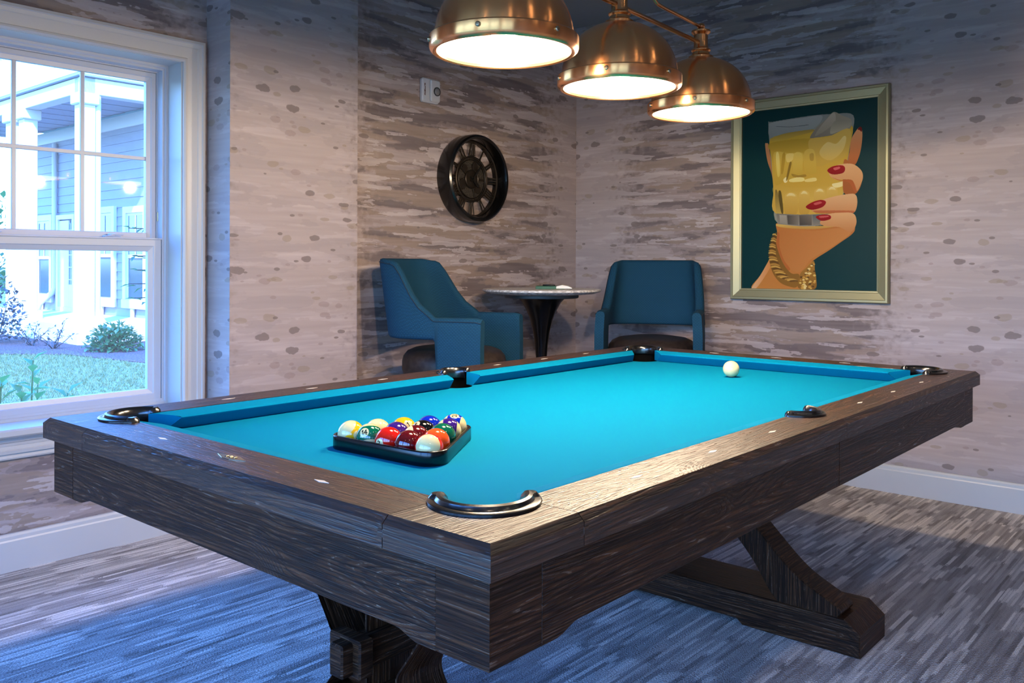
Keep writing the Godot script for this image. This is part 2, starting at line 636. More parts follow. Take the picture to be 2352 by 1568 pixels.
# ---------------------------------------------------------------- the room
func build_room():
	var st := sv()
	span(st, -3.4, 2.65, -0.12, 0.0, -2.24, 4.4)
	struct("floor", st, M.carpet, "grey and beige streaked carpet floor under the billiard table", "floor")
	st = sv()
	span(st, -3.6, 2.8, CEIL, CEIL + 0.25, -2.45, 4.5)
	struct("ceiling", st, M.ceiling, "plain pale ceiling seen above the brass lamps", "ceiling")
	var o := [-1.2, -0.24, 0.53, 2.025]
	st = sv()
	span(st, -3.4, o[0], 0, CEIL, -2.24, WALL_Z)
	span(st, o[1], -0.126, 0, CEIL, -2.24, WALL_Z)
	span(st, o[0], o[1], 0, o[2], -2.24, WALL_Z)
	span(st, o[0], o[1], o[3], CEIL, -2.24, WALL_Z)
	struct("wall_left", st, M.paper, "wall with watercolour-streaked wallpaper around the white window", "wall")
	st = sv()
	span(st, -0.126, 0.563, 0, CEIL, -2.24, PIER_Z)
	struct("wall_pier", st, M.paper, "projecting wall pier with dotted wallpaper beside the window", "wall")
	st = sv()
	span(st, 0.563, 2.65, 0, CEIL, -2.24, ALC_Z)
	struct("wall_alcove", st, M.paper, "wall with streaked wallpaper behind the clock and the left stool", "wall")
	st = sv()
	span(st, WALL_X, WALL_X + 0.2, 0, CEIL, ALC_Z, 4.4)
	struct("wall_back", st, M.paper, "long wall with streaked wallpaper behind the framed picture", "wall")
	st = sv()
	span(st, -3.4, WALL_X, 0, CEIL, 4.2, 4.4)
	struct("wall_right", st, M.paper, "wallpapered wall on the open side of the billiard table", "wall")
	st = sv()
	span(st, -3.4, -3.2, 0, CEIL, -2.04, -1.8)
	span(st, -3.4, -3.2, 0, CEIL, 3.95, 4.2)
	span(st, -3.4, -3.2, 2.15, CEIL, -1.8, 3.95)
	struct("wall_front", st, M.paper, "wall with wide glass doors facing the short end of the table", "wall")
	for i in 3:
		var w = thing("door_%d" % (i + 1), Vector3(-3.2, 0.0, -1.8 + 1.9167 * (i + 0.5)), "white framed glass door behind the near end of the table, " + ["beside the window wall", "middle of three", "farthest from the window wall"][i], "glass door", "", PI / 2)
		w.set_meta("kind", "structure")
		st = sv()
		frame(st, -0.958, 0, 0.958, 2.15, [Vector2(0, -0.12), Vector2(0, -0.02), Vector2(0.06, -0.02), Vector2(0.06, -0.12)])
		obj("door_frame", st, M.paint, w)
		st = sv()
		frame(st, -0.898, 0.06, 0.898, 2.09, [Vector2(0, -0.10), Vector2(0, -0.05), Vector2(0.05, -0.05), Vector2(0.05, -0.10)])
		span(st, -0.03, 0.03, 0.1, 2.05, -0.10, -0.05)
		obj("door_leaf", st, M.paint, w)
		obj("pane", bx(Vector3(-0.44, 1.075, -0.075), Vector3(0.82, 1.94, 0.004)), M.glass, w)
		obj("pane", bx(Vector3(0.44, 1.075, -0.075), Vector3(0.82, 1.94, 0.004)), M.glass, w)
	skirting("baseboard_left", Vector3(-3.2, 0, WALL_Z), Vector3(-0.126, 0, WALL_Z), "white baseboard under the window wall")
	skirting("baseboard_pier", Vector3(-0.126, 0, PIER_Z), Vector3(0.563, 0, PIER_Z), "white baseboard along the wall pier")
	skirting("baseboard_alcove", Vector3(0.563, 0, ALC_Z), Vector3(WALL_X, 0, ALC_Z), "white baseboard under the clock wall")
	skirting("baseboard_back", Vector3(WALL_X, 0, ALC_Z), Vector3(WALL_X, 0, 4.2), "white baseboard under the picture wall")

func downlights():
	# recessed lights in the part of the room behind the camera
	for q in [[-2.9, 0.6], [-2.9, 2.1], [-2.9, 3.5], [-1.8, 1.7], [-1.8, 2.8], [-1.8, 3.7], [-0.6, 1.7], [0.6, 1.7], [-0.6, 2.8], [-0.6, 3.7], [0.6, 2.8], [0.6, 3.7]]:
		var d = thing("recessed_light", Vector3(q[0], CEIL, q[1]), "small round recessed ceiling light behind the near end of the room", "ceiling light", "recessed lights in the ceiling")
		var st := sv()
		lathe(st, [Vector2(0.044, 0.0), Vector2(0.048, -0.006), Vector2(0.085, -0.005), Vector2(0.088, 0.0)], 32)
		obj("trim_ring", st, M.paint, d)
		st = sv()
		lathe(st, [Vector2(0.0, -0.002), Vector2(0.044, -0.002), Vector2(0.044, 0.0), Vector2(0.0, 0.0)], 32)
		obj("lens", st, M.lens, d)
		var l := SpotLight3D.new()
		l.name = "spot"
		d.add_child(l, true)
		l.position = Vector3(0, -0.03, 0)
		l.rotation.x = -PI / 2
		l.spot_angle = 52.0
		l.spot_angle_attenuation = 0.6
		l.spot_range = 10.0
		l.spot_attenuation = 2.0
		l.light_color = Color(1.0, 0.88, 0.74)
		l.light_energy = 0.32
		l.light_size = 0.05
		l.shadow_enabled = true

func build_window():
	var w = thing("window_1", Vector3(-0.715, 0, WALL_Z), "white double-hung window with six panes above one large pane, left of the table", "window")
	w.set_meta("kind", "structure")
	var st := sv()
	# casing: mitred at the top, standing on the stool
	var prof := [Vector2(0, 0), Vector2(0, 0.022), Vector2(0.012, 0.025), Vector2(0.016, 0.019), Vector2(0.030, 0.017), Vector2(0.034, 0.014), Vector2(0.078, 0.010), Vector2(0.081, 0.015), Vector2(0.089, 0.016), Vector2(0.096, 0.010), Vector2(0.096, -0.002)]
	frame(st, -0.571, 0.44, 0.571, 2.114, prof)
	obj("casing", st, M.paint, w)
	st = sv()
	span(st, 0.4703, 0.486, 0.53, 2.03, -0.2, 0.0)
	span(st, -0.486, -0.4703, 0.53, 2.03, -0.2, 0.0)
	span(st, -0.486, 0.486, 2.0165, 2.032, -0.2, 0.0)
	span(st, -0.486, 0.486, 0.51, 0.536, -0.2, 0.0)
	obj("jamb", st, M.paint, w)
	st = sv()
	frame(st, -0.4703, 0.536, 0.4703, 2.0165, [Vector2(0, -0.113), Vector2(0.010, -0.113), Vector2(0.014, -0.119), Vector2(0.0235, -0.119), Vector2(0.0255, -0.158), Vector2(0.030, -0.158), Vector2(0.030, -0.2)])
	obj("window_frame", st, M.vinyl, w)
	# lower sash
	var ls = Node3D.new()
	ls.name = "sash"
	w.add_child(ls, true)
	st = sv()
	frame(st, -0.445, 0.548, 0.445, 1.2585, [Vector2(0, -0.156), Vector2(0, -0.124), Vector2(0.003, -0.121), Vector2(0.034, -0.121), Vector2(0.037, -0.125), Vector2(0.0565, -0.131), Vector2(0.0575, -0.150)])
	span(st, -0.446, 0.446, 1.252, 1.2595, -0.158, -0.115, 0.002)
	obj("sash_frame", st, M.vinyl, ls)
	obj("pane", bx(Vector3(0, 0.903, -0.1375), Vector3(0.79, 0.63, 0.004)), M.glass, ls)
	for s in [-1, 1]:
		st = sv()
		span(st, s * 0.235 - 0.035, s * 0.235 + 0.035, 1.2595, 1.266, -0.150, -0.122, 0.003)
		lathe(st, [Vector2(0.014, 0), Vector2(0.014, 0.008), Vector2(0.010, 0.011), Vector2(0, 0.011)], 16, Transform3D(Basis(), Vector3(s * 0.235, 1.264, -0.14)))
		box(st, Vector3(s * 0.235 + 0.022, 1.270, -0.134), Vector3(0.05, 0.006, 0.009), 0.002)
		obj("sash_lock", st, M.vinyl, ls)
	# upper sash
	var us = Node3D.new()
	us.name = "sash"
	w.add_child(us, true)
	st = sv()
	frame(st, -0.4405, 1.222, 0.4405, 1.9865, [Vector2(0, -0.198), Vector2(0, -0.166), Vector2(0.003, -0.163), Vector2(0.020, -0.163), Vector2(0.024, -0.168), Vector2(0.0415, -0.172), Vector2(0.0425, -0.19)])
	span(st, -0.40, 0.40, 1.222, 1.283, -0.198, -0.163, 0.002)
	obj("sash_frame", st, M.vinyl, us)
	obj("pane", bx(Vector3(0, 1.615, -0.181), Vector3(0.81, 0.67, 0.004)), M.glass, us)
	for x in [-0.131, 0.131]:
		st = sv()
		span(st, x - 0.0085, x + 0.0085, 1.28, 1.946, -0.187, -0.1745, 0.002)
		obj("muntin", st, M.vinyl, us)
	st = sv()
	span(st, -0.40, 0.40, 1.599, 1.616, -0.1865, -0.174, 0.002)
	obj("muntin", st, M.vinyl, us)
	st = sv()
	span(st, 0.4425, 0.4475, 1.335, 1.375, -0.165, -0.150, 0.001)
	obj("tilt_latch", st, M.nickel, us)
	st = sv()
	box(st, Vector3(0, 0.523, 0.02), Vector3(1.24, 0.03, 0.10), 0.006)
	obj("window_sill", st, M.paint, w)
	st = sv()
	var p := PackedVector2Array([Vector2(0, 0.418), Vector2(0.014, 0.418), Vector2(0.017, 0.424), Vector2(0.012, 0.432), Vector2(0.012, 0.466), Vector2(0.020, 0.470), Vector2(0.022, 0.480), Vector2(0.030, 0.486), Vector2(0.034, 0.496), Vector2(0.040, 0.500), Vector2(0.042, 0.508), Vector2(0, 0.508)])
	prism(st, p, -0.565, 0.565, 0.0, Transform3D(Basis(Vector3(0, 0, 1), Vector3(0, 1, 0), Vector3(-1, 0, 0)), Vector3.ZERO))
	obj("apron", st, M.paint, w)

# ---------------------------------------------------------------- the billiard table
func cap(parent, called: String, poly: PackedVector2Array, along: int, m):
	# a flat piece of the rail, seen from above as (x, z): its outer top edge is planed off
	var ch := 0.012
	var pl := PackedVector2Array()
	for q in poly: pl.append(Vector2(q.x, -q.y))
	pl = ccw(pl)
	var ox := LH + RIM - ch
	var oz := WH + RIM - ch
	var st := sv()
	grain = 0 if along == 0 else 1
	upright = 2
	uvo = Vector2(rng.randf() * 3, rng.randf())
	var n := pl.size()
	var yb := TOP - 0.0485
	var ti := PackedVector2Array()
	for q in pl: ti.append(Vector2(clampf(q.x, -ox, ox), clampf(q.y, -oz, oz)))
	for i in n:
		var j := (i + 1) % n
		var ramp := ti[i] != pl[i] or ti[j] != pl[j]
		face(st, [Vector3(pl[i].x, pl[i].y, yb), Vector3(pl[j].x, pl[j].y, yb), Vector3(pl[j].x, pl[j].y, TOP - ch), Vector3(pl[i].x, pl[i].y, TOP - ch)], LIE)
		face(st, [Vector3(pl[i].x, pl[i].y, TOP - ch), Vector3(pl[j].x, pl[j].y, TOP - ch), Vector3(ti[j].x, ti[j].y, TOP), Vector3(ti[i].x, ti[i].y, TOP)], LIE)
	var idx := Geometry2D.triangulate_polygon(ti)
	for t in range(0, idx.size(), 3):
		var q := [ti[idx[t]], ti[idx[t + 1]], ti[idx[t + 2]]]
		if (q[1] - q[0]).cross(q[2] - q[0]) < 0: q.reverse()
		face(st, [Vector3(q[0].x, q[0].y, TOP), Vector3(q[1].x, q[1].y, TOP), Vector3(q[2].x, q[2].y, TOP)], LIE)
		face(st, [Vector3(q[2].x, q[2].y, yb), Vector3(q[1].x, q[1].y, yb), Vector3(q[0].x, q[0].y, yb)], LIE)
	grain = 0
	upright = 1
	return obj(called, st, m, parent)

func cut(poly: PackedVector2Array, hole: PackedVector2Array) -> PackedVector2Array:
	var r := Geometry2D.clip_polygons(poly, hole)
	var best := poly
	var most := 0.0
	for q in r:
		var a := 0.0
		for i in q.size(): a += q[i].cross(q[(i + 1) % q.size()])
		if absf(a) > most:
			most = absf(a)
			best = q
	return best

func cushion(parent, a: Vector2, b: Vector2, out: Vector2, back_a: float, back_b: float):
	# nose line from a to b in (x, z), out points to the wood; the back runs further by back_a and back_b
	var prof := [Vector2(0.0526, TOP - 0.0015), Vector2(0.044, TOP - 0.001), Vector2(0.012, TOP - 0.007), Vector2(0.003, TOP - 0.0095), Vector2(0.0, TOP - 0.0125), Vector2(0.002, TOP - 0.016), Vector2(0.027, BED + 0.001), Vector2(0.0526, BED + 0.001)]
	var d := (b - a).normalized()
	var rows := []
	for e in [[a, -back_a], [b, back_b]]:
		var row := PackedVector3Array()
		for p in prof:
			var w: float = p.x / 0.0526
			var q: Vector2 = e[0] + out * p.x + d * e[1] * w
			row.append(Vector3(q.x, p.y, q.y))
		rows.append(row)
	var st := sv()
	for k in prof.size() - 1:
		var q := [rows[0][k], rows[1][k], rows[1][k + 1], rows[0][k + 1]]
		face(st, q if d.cross(out) > 0 else [q[3], q[2], q[1], q[0]])
	for i in 2:
		var f := [rows[i][0], rows[i][1], rows[i][2], rows[i][4], rows[i][6], rows[i][7]]
		if (i == 0) == (d.cross(out) < 0): f.reverse()
		face(st, f)
	obj("cushion", st, M.cloth, parent)

func pocket(parent, c: Vector2, facing: float, r: float, arc: float, ri: float, liner_r: float):
	# facing: the heading of the mouth in the plan; the casting runs round the other side
	var p := Node3D.new()
	p.name = "pocket"
	parent.add_child(p, true)
	p.position = Vector3(c.x, TOP, c.y)
	var a0 := -facing + PI - arc / 2
	var a1 := -facing + PI + arc / 2
	var st := sv()
	var w := r - ri
	var prof := [Vector2(ri, -0.022), Vector2(r - 0.012, -0.004), Vector2(r, 0.0005), Vector2(r, 0.004), Vector2(r - 0.002, 0.0055), Vector2(r - w * 0.34, 0.0065), Vector2(r - w * 0.38, 0.008), Vector2(r - w * 0.44, 0.0125), Vector2(r - w * 0.60, 0.0145), Vector2(r - w * 0.80, 0.0125), Vector2(ri + 0.001, 0.006), Vector2(ri - 0.001, -0.004), Vector2(ri, -0.022)]
	lathe(st, prof, 44, Transform3D(), a0, a1)
	for e in [a0, a1]:
		var f := []
		for k in prof.size() - 1: f.append(Vector3(prof[k].x * cos(e), prof[k].y, -prof[k].x * sin(e)))
		if e == a1: f.reverse()
		face(st, f)
		var mid := (r + ri) / 2
		lathe(st, [Vector2(w * 0.5, 0.0), Vector2(w * 0.46, 0.006), Vector2(w * 0.3, 0.012), Vector2(0, 0.013)], 16, Transform3D(Basis(), Vector3(mid * cos(e), 0, -mid * sin(e))))
	obj("iron", st, M.iron, p)
	st = sv()
	lathe(st, [Vector2(liner_r, TOP * 0 - 0.046), Vector2(liner_r, -0.002), Vector2(liner_r - 0.004, -0.002), Vector2(liner_r - 0.004, -0.046)], 36, Transform3D(), a0 - 0.12, a1 + 0.12)
	lathe(st, [Vector2(0, -0.155), Vector2(liner_r * 0.7, -0.15), Vector2(liner_r, -0.12), Vector2(liner_r, -0.046), Vector2(liner_r - 0.004, -0.046), Vector2(liner_r - 0.004, -0.118), Vector2(liner_r * 0.68, -0.145), Vector2(0, -0.15)], 36)
	obj("liner", st, M.leather, p)

func build_table():
	var t = thing("billiard_table", Vector3.ZERO, "dark brown oak billiard table with turquoise cloth and black pocket castings", "billiard table")
	var ox := LH + RIM
	var oz := WH + RIM
	var ix := LH + 0.0526
	var iz := WH + 0.0526
	var sx := 1.088     # seams of the corner blocks
	var sz := 0.5185
	var pc := Vector2(LH + 0.020, WH + 0.020)
	var pr := 0.074
	var side := Vector2(0, WH + 0.052)
	var g := 0.0008
	for a in [-1, 1]:
		for b in [-1, 1]:
			# corner block with the round mouth of the pocket
			var q := cut(PackedVector2Array([Vector2(a * (sx + g), b * (sz + g)), Vector2(a * ox, b * (sz + g)), Vector2(a * ox, b * oz), Vector2(a * (sx + g), b * oz)]), circle(Vector2(a * pc.x, b * pc.y), pr))
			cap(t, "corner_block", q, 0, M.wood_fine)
			# half of a long rail
			q = cut(PackedVector2Array([Vector2(a * g, b * iz), Vector2(a * (sx - g), b * iz), Vector2(a * (sx - g), b * oz), Vector2(a * g, b * oz)]), circle(Vector2(a * pc.x, b * pc.y), pr))
			q = cut(q, circle(Vector2(0, b * side.y), 0.056))
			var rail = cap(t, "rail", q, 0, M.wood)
			for i in [1, 2, 3]:
				sight(rail, Vector3(a * LH * i / 4.0, TOP, b * (WH + 0.113)), 0)
		var q2 := cut(PackedVector2Array([Vector2(a * ix, -sz + g), Vector2(a * ox, -sz + g), Vector2(a * ox, sz - g), Vector2(a * ix, sz - g)]), circle(Vector2(a * pc.x, pc.y), pr))
		q2 = cut(q2, circle(Vector2(a * pc.x, -pc.y), pr))
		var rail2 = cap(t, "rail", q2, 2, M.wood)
		for i in [-1, 1]: sight(rail2, Vector3(a * (LH + 0.113), TOP, i * WH / 2.0), 1)
		if a == -1: plate(rail2, Vector3(-LH - 0.115, TOP, -0.005))
		else: sight(rail2, Vector3(a * (LH + 0.113), TOP, 0), 1)
		# tongues across the seams
		for b in [-1, 1]:
			grain = 0
			for s in [0, 1]:
				var st := sv()
				var c := Vector3(a * (sx - 0.005), TOP - 0.026, b * (oz - 0.02)) if s == 0 else Vector3(a * (ox - 0.02), TOP - 0.026, b * (sz - 0.005))
				box(st, c, Vector3(0.013, 0.013, 0.0412) if s == 0 else Vector3(0.0412, 0.013, 0.013), 0.001)
				obj("tongue", st, M.wood_fine, t)
	# cushions
	var gc := 0.082
	var gs := 0.066
	for s in [-1, 1]:
		for a in [-1, 1]:
			cushion(t, Vector2(a * (LH - gc), s * WH), Vector2(a * gs, s * WH), Vector2(0, s), 0.062, 0.016)
		cushion(t, Vector2(s * LH, -(WH - gc)), Vector2(s * LH, WH - gc), Vector2(s, 0), 0.062, 0.062)
	# bed
	var bed := rect(-ix - 0.01, -iz - 0.01, ix + 0.01, iz + 0.01)
	for a in [-1, 1]:
		for b in [-1, 1]: bed = cut(bed, circle(Vector2(a * pc.x, b * pc.y), 0.068, 48))
		bed = cut(bed, circle(Vector2(0, a * side.y), 0.055, 48))
	var st := sv()
	prism(st, bed, BED - 0.03, BED, 0.0, LIE)
	obj("bed_cloth", st, M.cloth, t)
	for a in [-1, 1]:
		for b in [-1, 1]: pocket(t, Vector2(a * pc.x, b * pc.y), atan2(-b, -a), 0.092, deg_to_rad(196), 0.058, 0.069)
		pocket(t, Vector2(0, a * side.y), atan2(-a, 0), 0.070, deg_to_rad(168), 0.044, 0.0555)
	# apron: boards between corner posts, the lower edge scalloped near the posts
	var ai := 0.019
	var ax := ox - ai
	var az := oz - ai
	var top := TOP - 0.0487
	for a in [-1, 1]:
		for b in [-1, 1]:
			st = sv()
			grain = 0
			upright = 2
			uvo = Vector2(rng.randf(), rng.randf())
			prism(st, PackedVector2Array([Vector2(a * ax, b * az), Vector2(a * (ax - 0.1127), b * az), Vector2(a * (ax - 0.1127), b * (az - 0.03)), Vector2(a * (ax - 0.03), b * (az - 0.03)), Vector2(a * (ax - 0.03), b * (az - 0.1055)), Vector2(a * ax, b * (az - 0.1055))]), 0.5925, top, 0.002, LIE)
			upright = 1
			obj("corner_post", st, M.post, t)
			apron(t, a * 0.0008, a * (ax - 0.1135), b * az, 0.5925, top, false)
		apron(t, -(az - 0.1063), az - 0.1063, a * ax, 0.5925, top, true)
	st = sv()
	span(st, -LH + 0.06, LH - 0.06, 0.61, BED - 0.031, -WH + 0.06, WH - 0.06)
	obj("slate_frame", st, M.post, t)
	# pedestals and stretcher
	pedestal(t, -0.90, -0.76, 0.245, 0.10, 0.14, false)
	pedestal(t, 0.43, 0.535, 0.46, 0.125, 0.40, true)
	grain = 0
	st = sv()
	span(st, -0.985, 0.62, 0.258, 0.330, -0.022, 0.022, 0.004)
	obj("stretcher", st, M.post, t)
	st = sv()
	span(st, -0.955, -0.915, 0.252, 0.336, -0.062, 0.045, 0.004)
	obj("wedge_key", st, M.post, t)

func sight(rail, at: Vector3, along: int):
	var st := sv()
	var l := 0.021
	var w := 0.0056
	var p := PackedVector2Array([Vector2(-l, 0), Vector2(0, -w), Vector2(l, 0), Vector2(0, w)]) if along == 0 else PackedVector2Array([Vector2(0, -l), Vector2(w, 0), Vector2(0, l), Vector2(-w, 0)])
	prism(st, p, -0.001, 0.0006, 0.0, LIE)
	obj("diamond_sight", st, M.sight, rail, at)

func plate(rail, at: Vector3):
	var st := sv()
	prism(st, PackedVector2Array([Vector2(0, -0.05), Vector2(0.013, -0.012), Vector2(0.014, 0.012), Vector2(0, 0.05), Vector2(-0.014, 0.012), Vector2(-0.013, -0.012)]), -0.001, 0.0012, 0.0004, LIE)
	for i in 4:
		box(st, Vector3(0.003 * (i % 2) - 0.002, 0.0017, -0.012 + i * 0.008), Vector3(0.008, 0.002, 0.005), 0.0008)
	obj("name_plate", st, M.nickel, rail, at)

func apron(t, u0: float, u1: float, w: float, y0: float, y1: float, along_z: bool):
	var lo := minf(u0, u1)
	var hi := maxf(u0, u1)
	var p := PackedVector2Array()
	var up := 0.013
	var end_lo := along_z or absf(lo) > 0.1
	var end_hi := along_z or absf(hi) > 0.1
	p.append(Vector2(lo, y0 if end_lo else y0 + up))
	if end_lo:
		for i in 7:
			var k := i / 6.0
			p.append(Vector2(lo + 0.035 + 0.055 * k, y0 + up * smoothstep(0, 1, k)))
	if end_hi:
		for i in 7:
			var k := i / 6.0
			p.append(Vector2(hi - 0.09 + 0.055 * k, y0 + up * (1 - smoothstep(0, 1, k))))
	p.append(Vector2(hi, y0 if end_hi else y0 + up))
	p.append(Vector2(hi, y1))
	p.append(Vector2(lo, y1))
	var st := sv()
	grain = 0
	uvo = Vector2(rng.randf(), rng.randf())
	var xf := Transform3D(Basis(), Vector3(0, 0, w - (0.03 if w > 0 else 0.0)))
	if along_z: xf = Transform3D(Basis(Vector3(0, 0, -1), Vector3.UP, Vector3(1, 0, 0)), Vector3(w - (0.03 if w > 0 else 0.0), 0, 0))
	prism(st, p, 0.0, 0.03, 0.0012, xf)
	obj("apron_board", st, M.board, t)

func pedestal(t, x0: float, x1: float, waist: float, half: float, foot_in: float, long_foot: bool):
	var p := Node3D.new()
	p.name = "pedestal"
	t.add_child(p, true)
	p.position = Vector3((x0 + x1) / 2, 0, 0)
	var xf := Transform3D(Basis(Vector3(0, 0, -1), Vector3.UP, Vector3(1, 0, 0)), Vector3.ZERO)
	var d := (x1 - x0) / 2
	var outer := curve([Vector2(0.556, 0.104), Vector2(0.556, 0.134), Vector2(0.43, 0.20), Vector2(0.318, 0.30), Vector2(0.215, 0.405), Vector2(half, waist + 0.03), Vector2(half * 1.15, waist + 0.09), Vector2(half * 1.9, 0.61)], 6) if long_foot else curve([Vector2(0.25, 0.104), Vector2(0.185, 0.14), Vector2(0.135, 0.185), Vector2(half, waist), Vector2(half * 1.35, waist + 0.06), Vector2(0.24, 0.44), Vector2(0.40, 0.61)], 6)
	var inner := curve([Vector2(0.0, 0.39), Vector2(0.10, 0.37), Vector2(0.20, 0.305), Vector2(0.285, 0.215), Vector2(0.335, 0.14), Vector2(0.37, 0.104)], 5) if long_foot else curve([Vector2(0.0, 0.20), Vector2(0.08, 0.165), Vector2(foot_in, 0.104)], 5)
	for s in [-1, 1]:
		var poly := PackedVector2Array()
		for q in inner: poly.append(Vector2(s * q.x + s * 0.0006, q.y))
		for q in outer: poly.append(Vector2(s * q.x, q.y))
		poly.append(Vector2(s * 0.0006, 0.61))
		var st := sv()
		grain = 1
		uvo = Vector2(rng.randf(), rng.randf())
		prism(st, poly, -d, d, 0.003, xf)
		obj("curved_leg", st, M.post, p)
	grain = 0
	var fl := 0.622 if long_foot else 0.30
	var foot := PackedVector2Array([Vector2(-fl, 0), Vector2(-fl * 0.4, 0), Vector2(-fl * 0.37, 0.016), Vector2(fl * 0.37, 0.016), Vector2(fl * 0.4, 0), Vector2(fl, 0), Vector2(fl, 0.068), Vector2(fl - 0.047, 0.106), Vector2(-fl + 0.047, 0.106), Vector2(-fl, 0.068)])
	var st2 := sv()
	uvo = Vector2(rng.randf(), rng.randf())
	prism(st2, foot, -d, d + 0.115, 0.003, xf)
	obj("foot_beam", st2, M.post, p)

# ---------------------------------------------------------------- rack and balls
const BALL := 0.0308
const STROKES := {
	"0": [[0, .5, .28, .3, .28, -.3, 0, -.5, -.28, -.3, -.28, .3, 0, .5]], "1": [[-.15, .3, .05, .5, .05, -.5]],
	"2": [[-.28, .3, -.1, .5, .15, .48, .28, .28, .2, .05, -.28, -.5, .3, -.5]], "3": [[-.26, .42, .0, .5, .25, .35, .2, .1, -.05, .03, .25, -.1, .28, -.35, 0, -.5, -.28, -.4]],
	"4": [[.12, -.5, .12, .5, -.3, -.15, .3, -.15]], "5": [[.26, .5, -.2, .5, -.24, .05, .1, .1, .28, -.15, .15, -.45, -.25, -.45]],
	"6": [[.2, .48, -.15, .2, -.28, -.2, -.1, -.5, .2, -.42, .28, -.15, .1, .02, -.25, -.1]], "7": [[-.28, .5, .28, .5, -.08, -.5]],
	"8": [[0, .04, -.22, .27, 0, .5, .22, .27, 0, .04, -.27, -.22, 0, -.5, .27, -.22, 0, .04]], "9": [[-.2, -.48, .15, -.2, .28, .2, .1, .5, -.2, .42, -.28, .15, -.1, -.02, .25, .1]],
}

func ball_material(number: int, color: Color) -> StandardMaterial3D:
	var m := mat(Color.WHITE, 0.06, 0.0, 0.55)
	m.clearcoat_enabled = true
	m.clearcoat = 0.5
	m.clearcoat_roughness = 0.03
	if number == 0:
		m.albedo_color = color
		return m
	var w := 512
	var h := 256
	var cream := Color(0.90, 0.81, 0.58)
	var im := Image.create(w, h, false, Image.FORMAT_RGB8)
	im.fill(color)
	if number > 8:
		var cap_rows := int(h * 58.0 / 180.0)
		im.fill_rect(Rect2i(0, 0, w, cap_rows), cream)
		im.fill_rect(Rect2i(0, h - cap_rows, w, cap_rows), cream)
	var text := str(number)
	for y in range(int(h * 0.36), int(h * 0.64)):
		var th := PI * (y + 0.5) / h
		for x in w:
			var ph := TAU * (x + 0.5) / w
			var d := Vector3(sin(th) * cos(ph), cos(th), sin(th) * sin(ph))
			if absf(d.z) < 0.93: continue
			var r := acos(minf(1.0, absf(d.z)))
			if r > 0.36: continue
			im.set_pixel(x, y, cream)
			var q := Vector2(d.x * signf(d.z), d.y) / 0.36
			var ink := false
			for k in text.length():
				var c := q - Vector2((k - (text.length() - 1) / 2.0) * 0.62, 0)
				for line in STROKES[text[k]]:
					for s in range(0, line.size() - 2, 2):
						var near := Geometry2D.get_closest_point_to_segment(c, Vector2(line[s], line[s + 1]), Vector2(line[s + 2], line[s + 3]))
						if near.distance_to(c) < 0.085: ink = true
			if ink: im.set_pixel(x, y, Color(0.05, 0.05, 0.05))
	m.albedo_texture = ImageTexture.create_from_image(im)
	return m

func ball_mesh() -> ArrayMesh:
	var v := PackedVector3Array()
	var nn := PackedVector3Array()
	var uv := PackedVector2Array()
	var ix := PackedInt32Array()
	var a := 48
	var b := 28
	for j in b + 1:
		for i in a + 1:
			var th := PI * j / b
			var ph := TAU * i / a
			var d := Vector3(sin(th) * cos(ph), cos(th), sin(th) * sin(ph))
			v.append(d * BALL)
			nn.append(d)
			uv.append(Vector2(float(i) / a, float(j) / b))
	for j in b:
		for i in a:
			var k := j * (a + 1) + i
			ix.append_array([k, k + a + 2, k + 1, k, k + a + 1, k + a + 2])
	var arr := []
	arr.resize(Mesh.ARRAY_MAX)
	arr[Mesh.ARRAY_VERTEX] = v
	arr[Mesh.ARRAY_NORMAL] = nn
	arr[Mesh.ARRAY_TEX_UV] = uv
	arr[Mesh.ARRAY_INDEX] = ix
	var m := ArrayMesh.new()
	m.add_surface_from_arrays(Mesh.PRIMITIVE_TRIANGLES, arr)
	return m

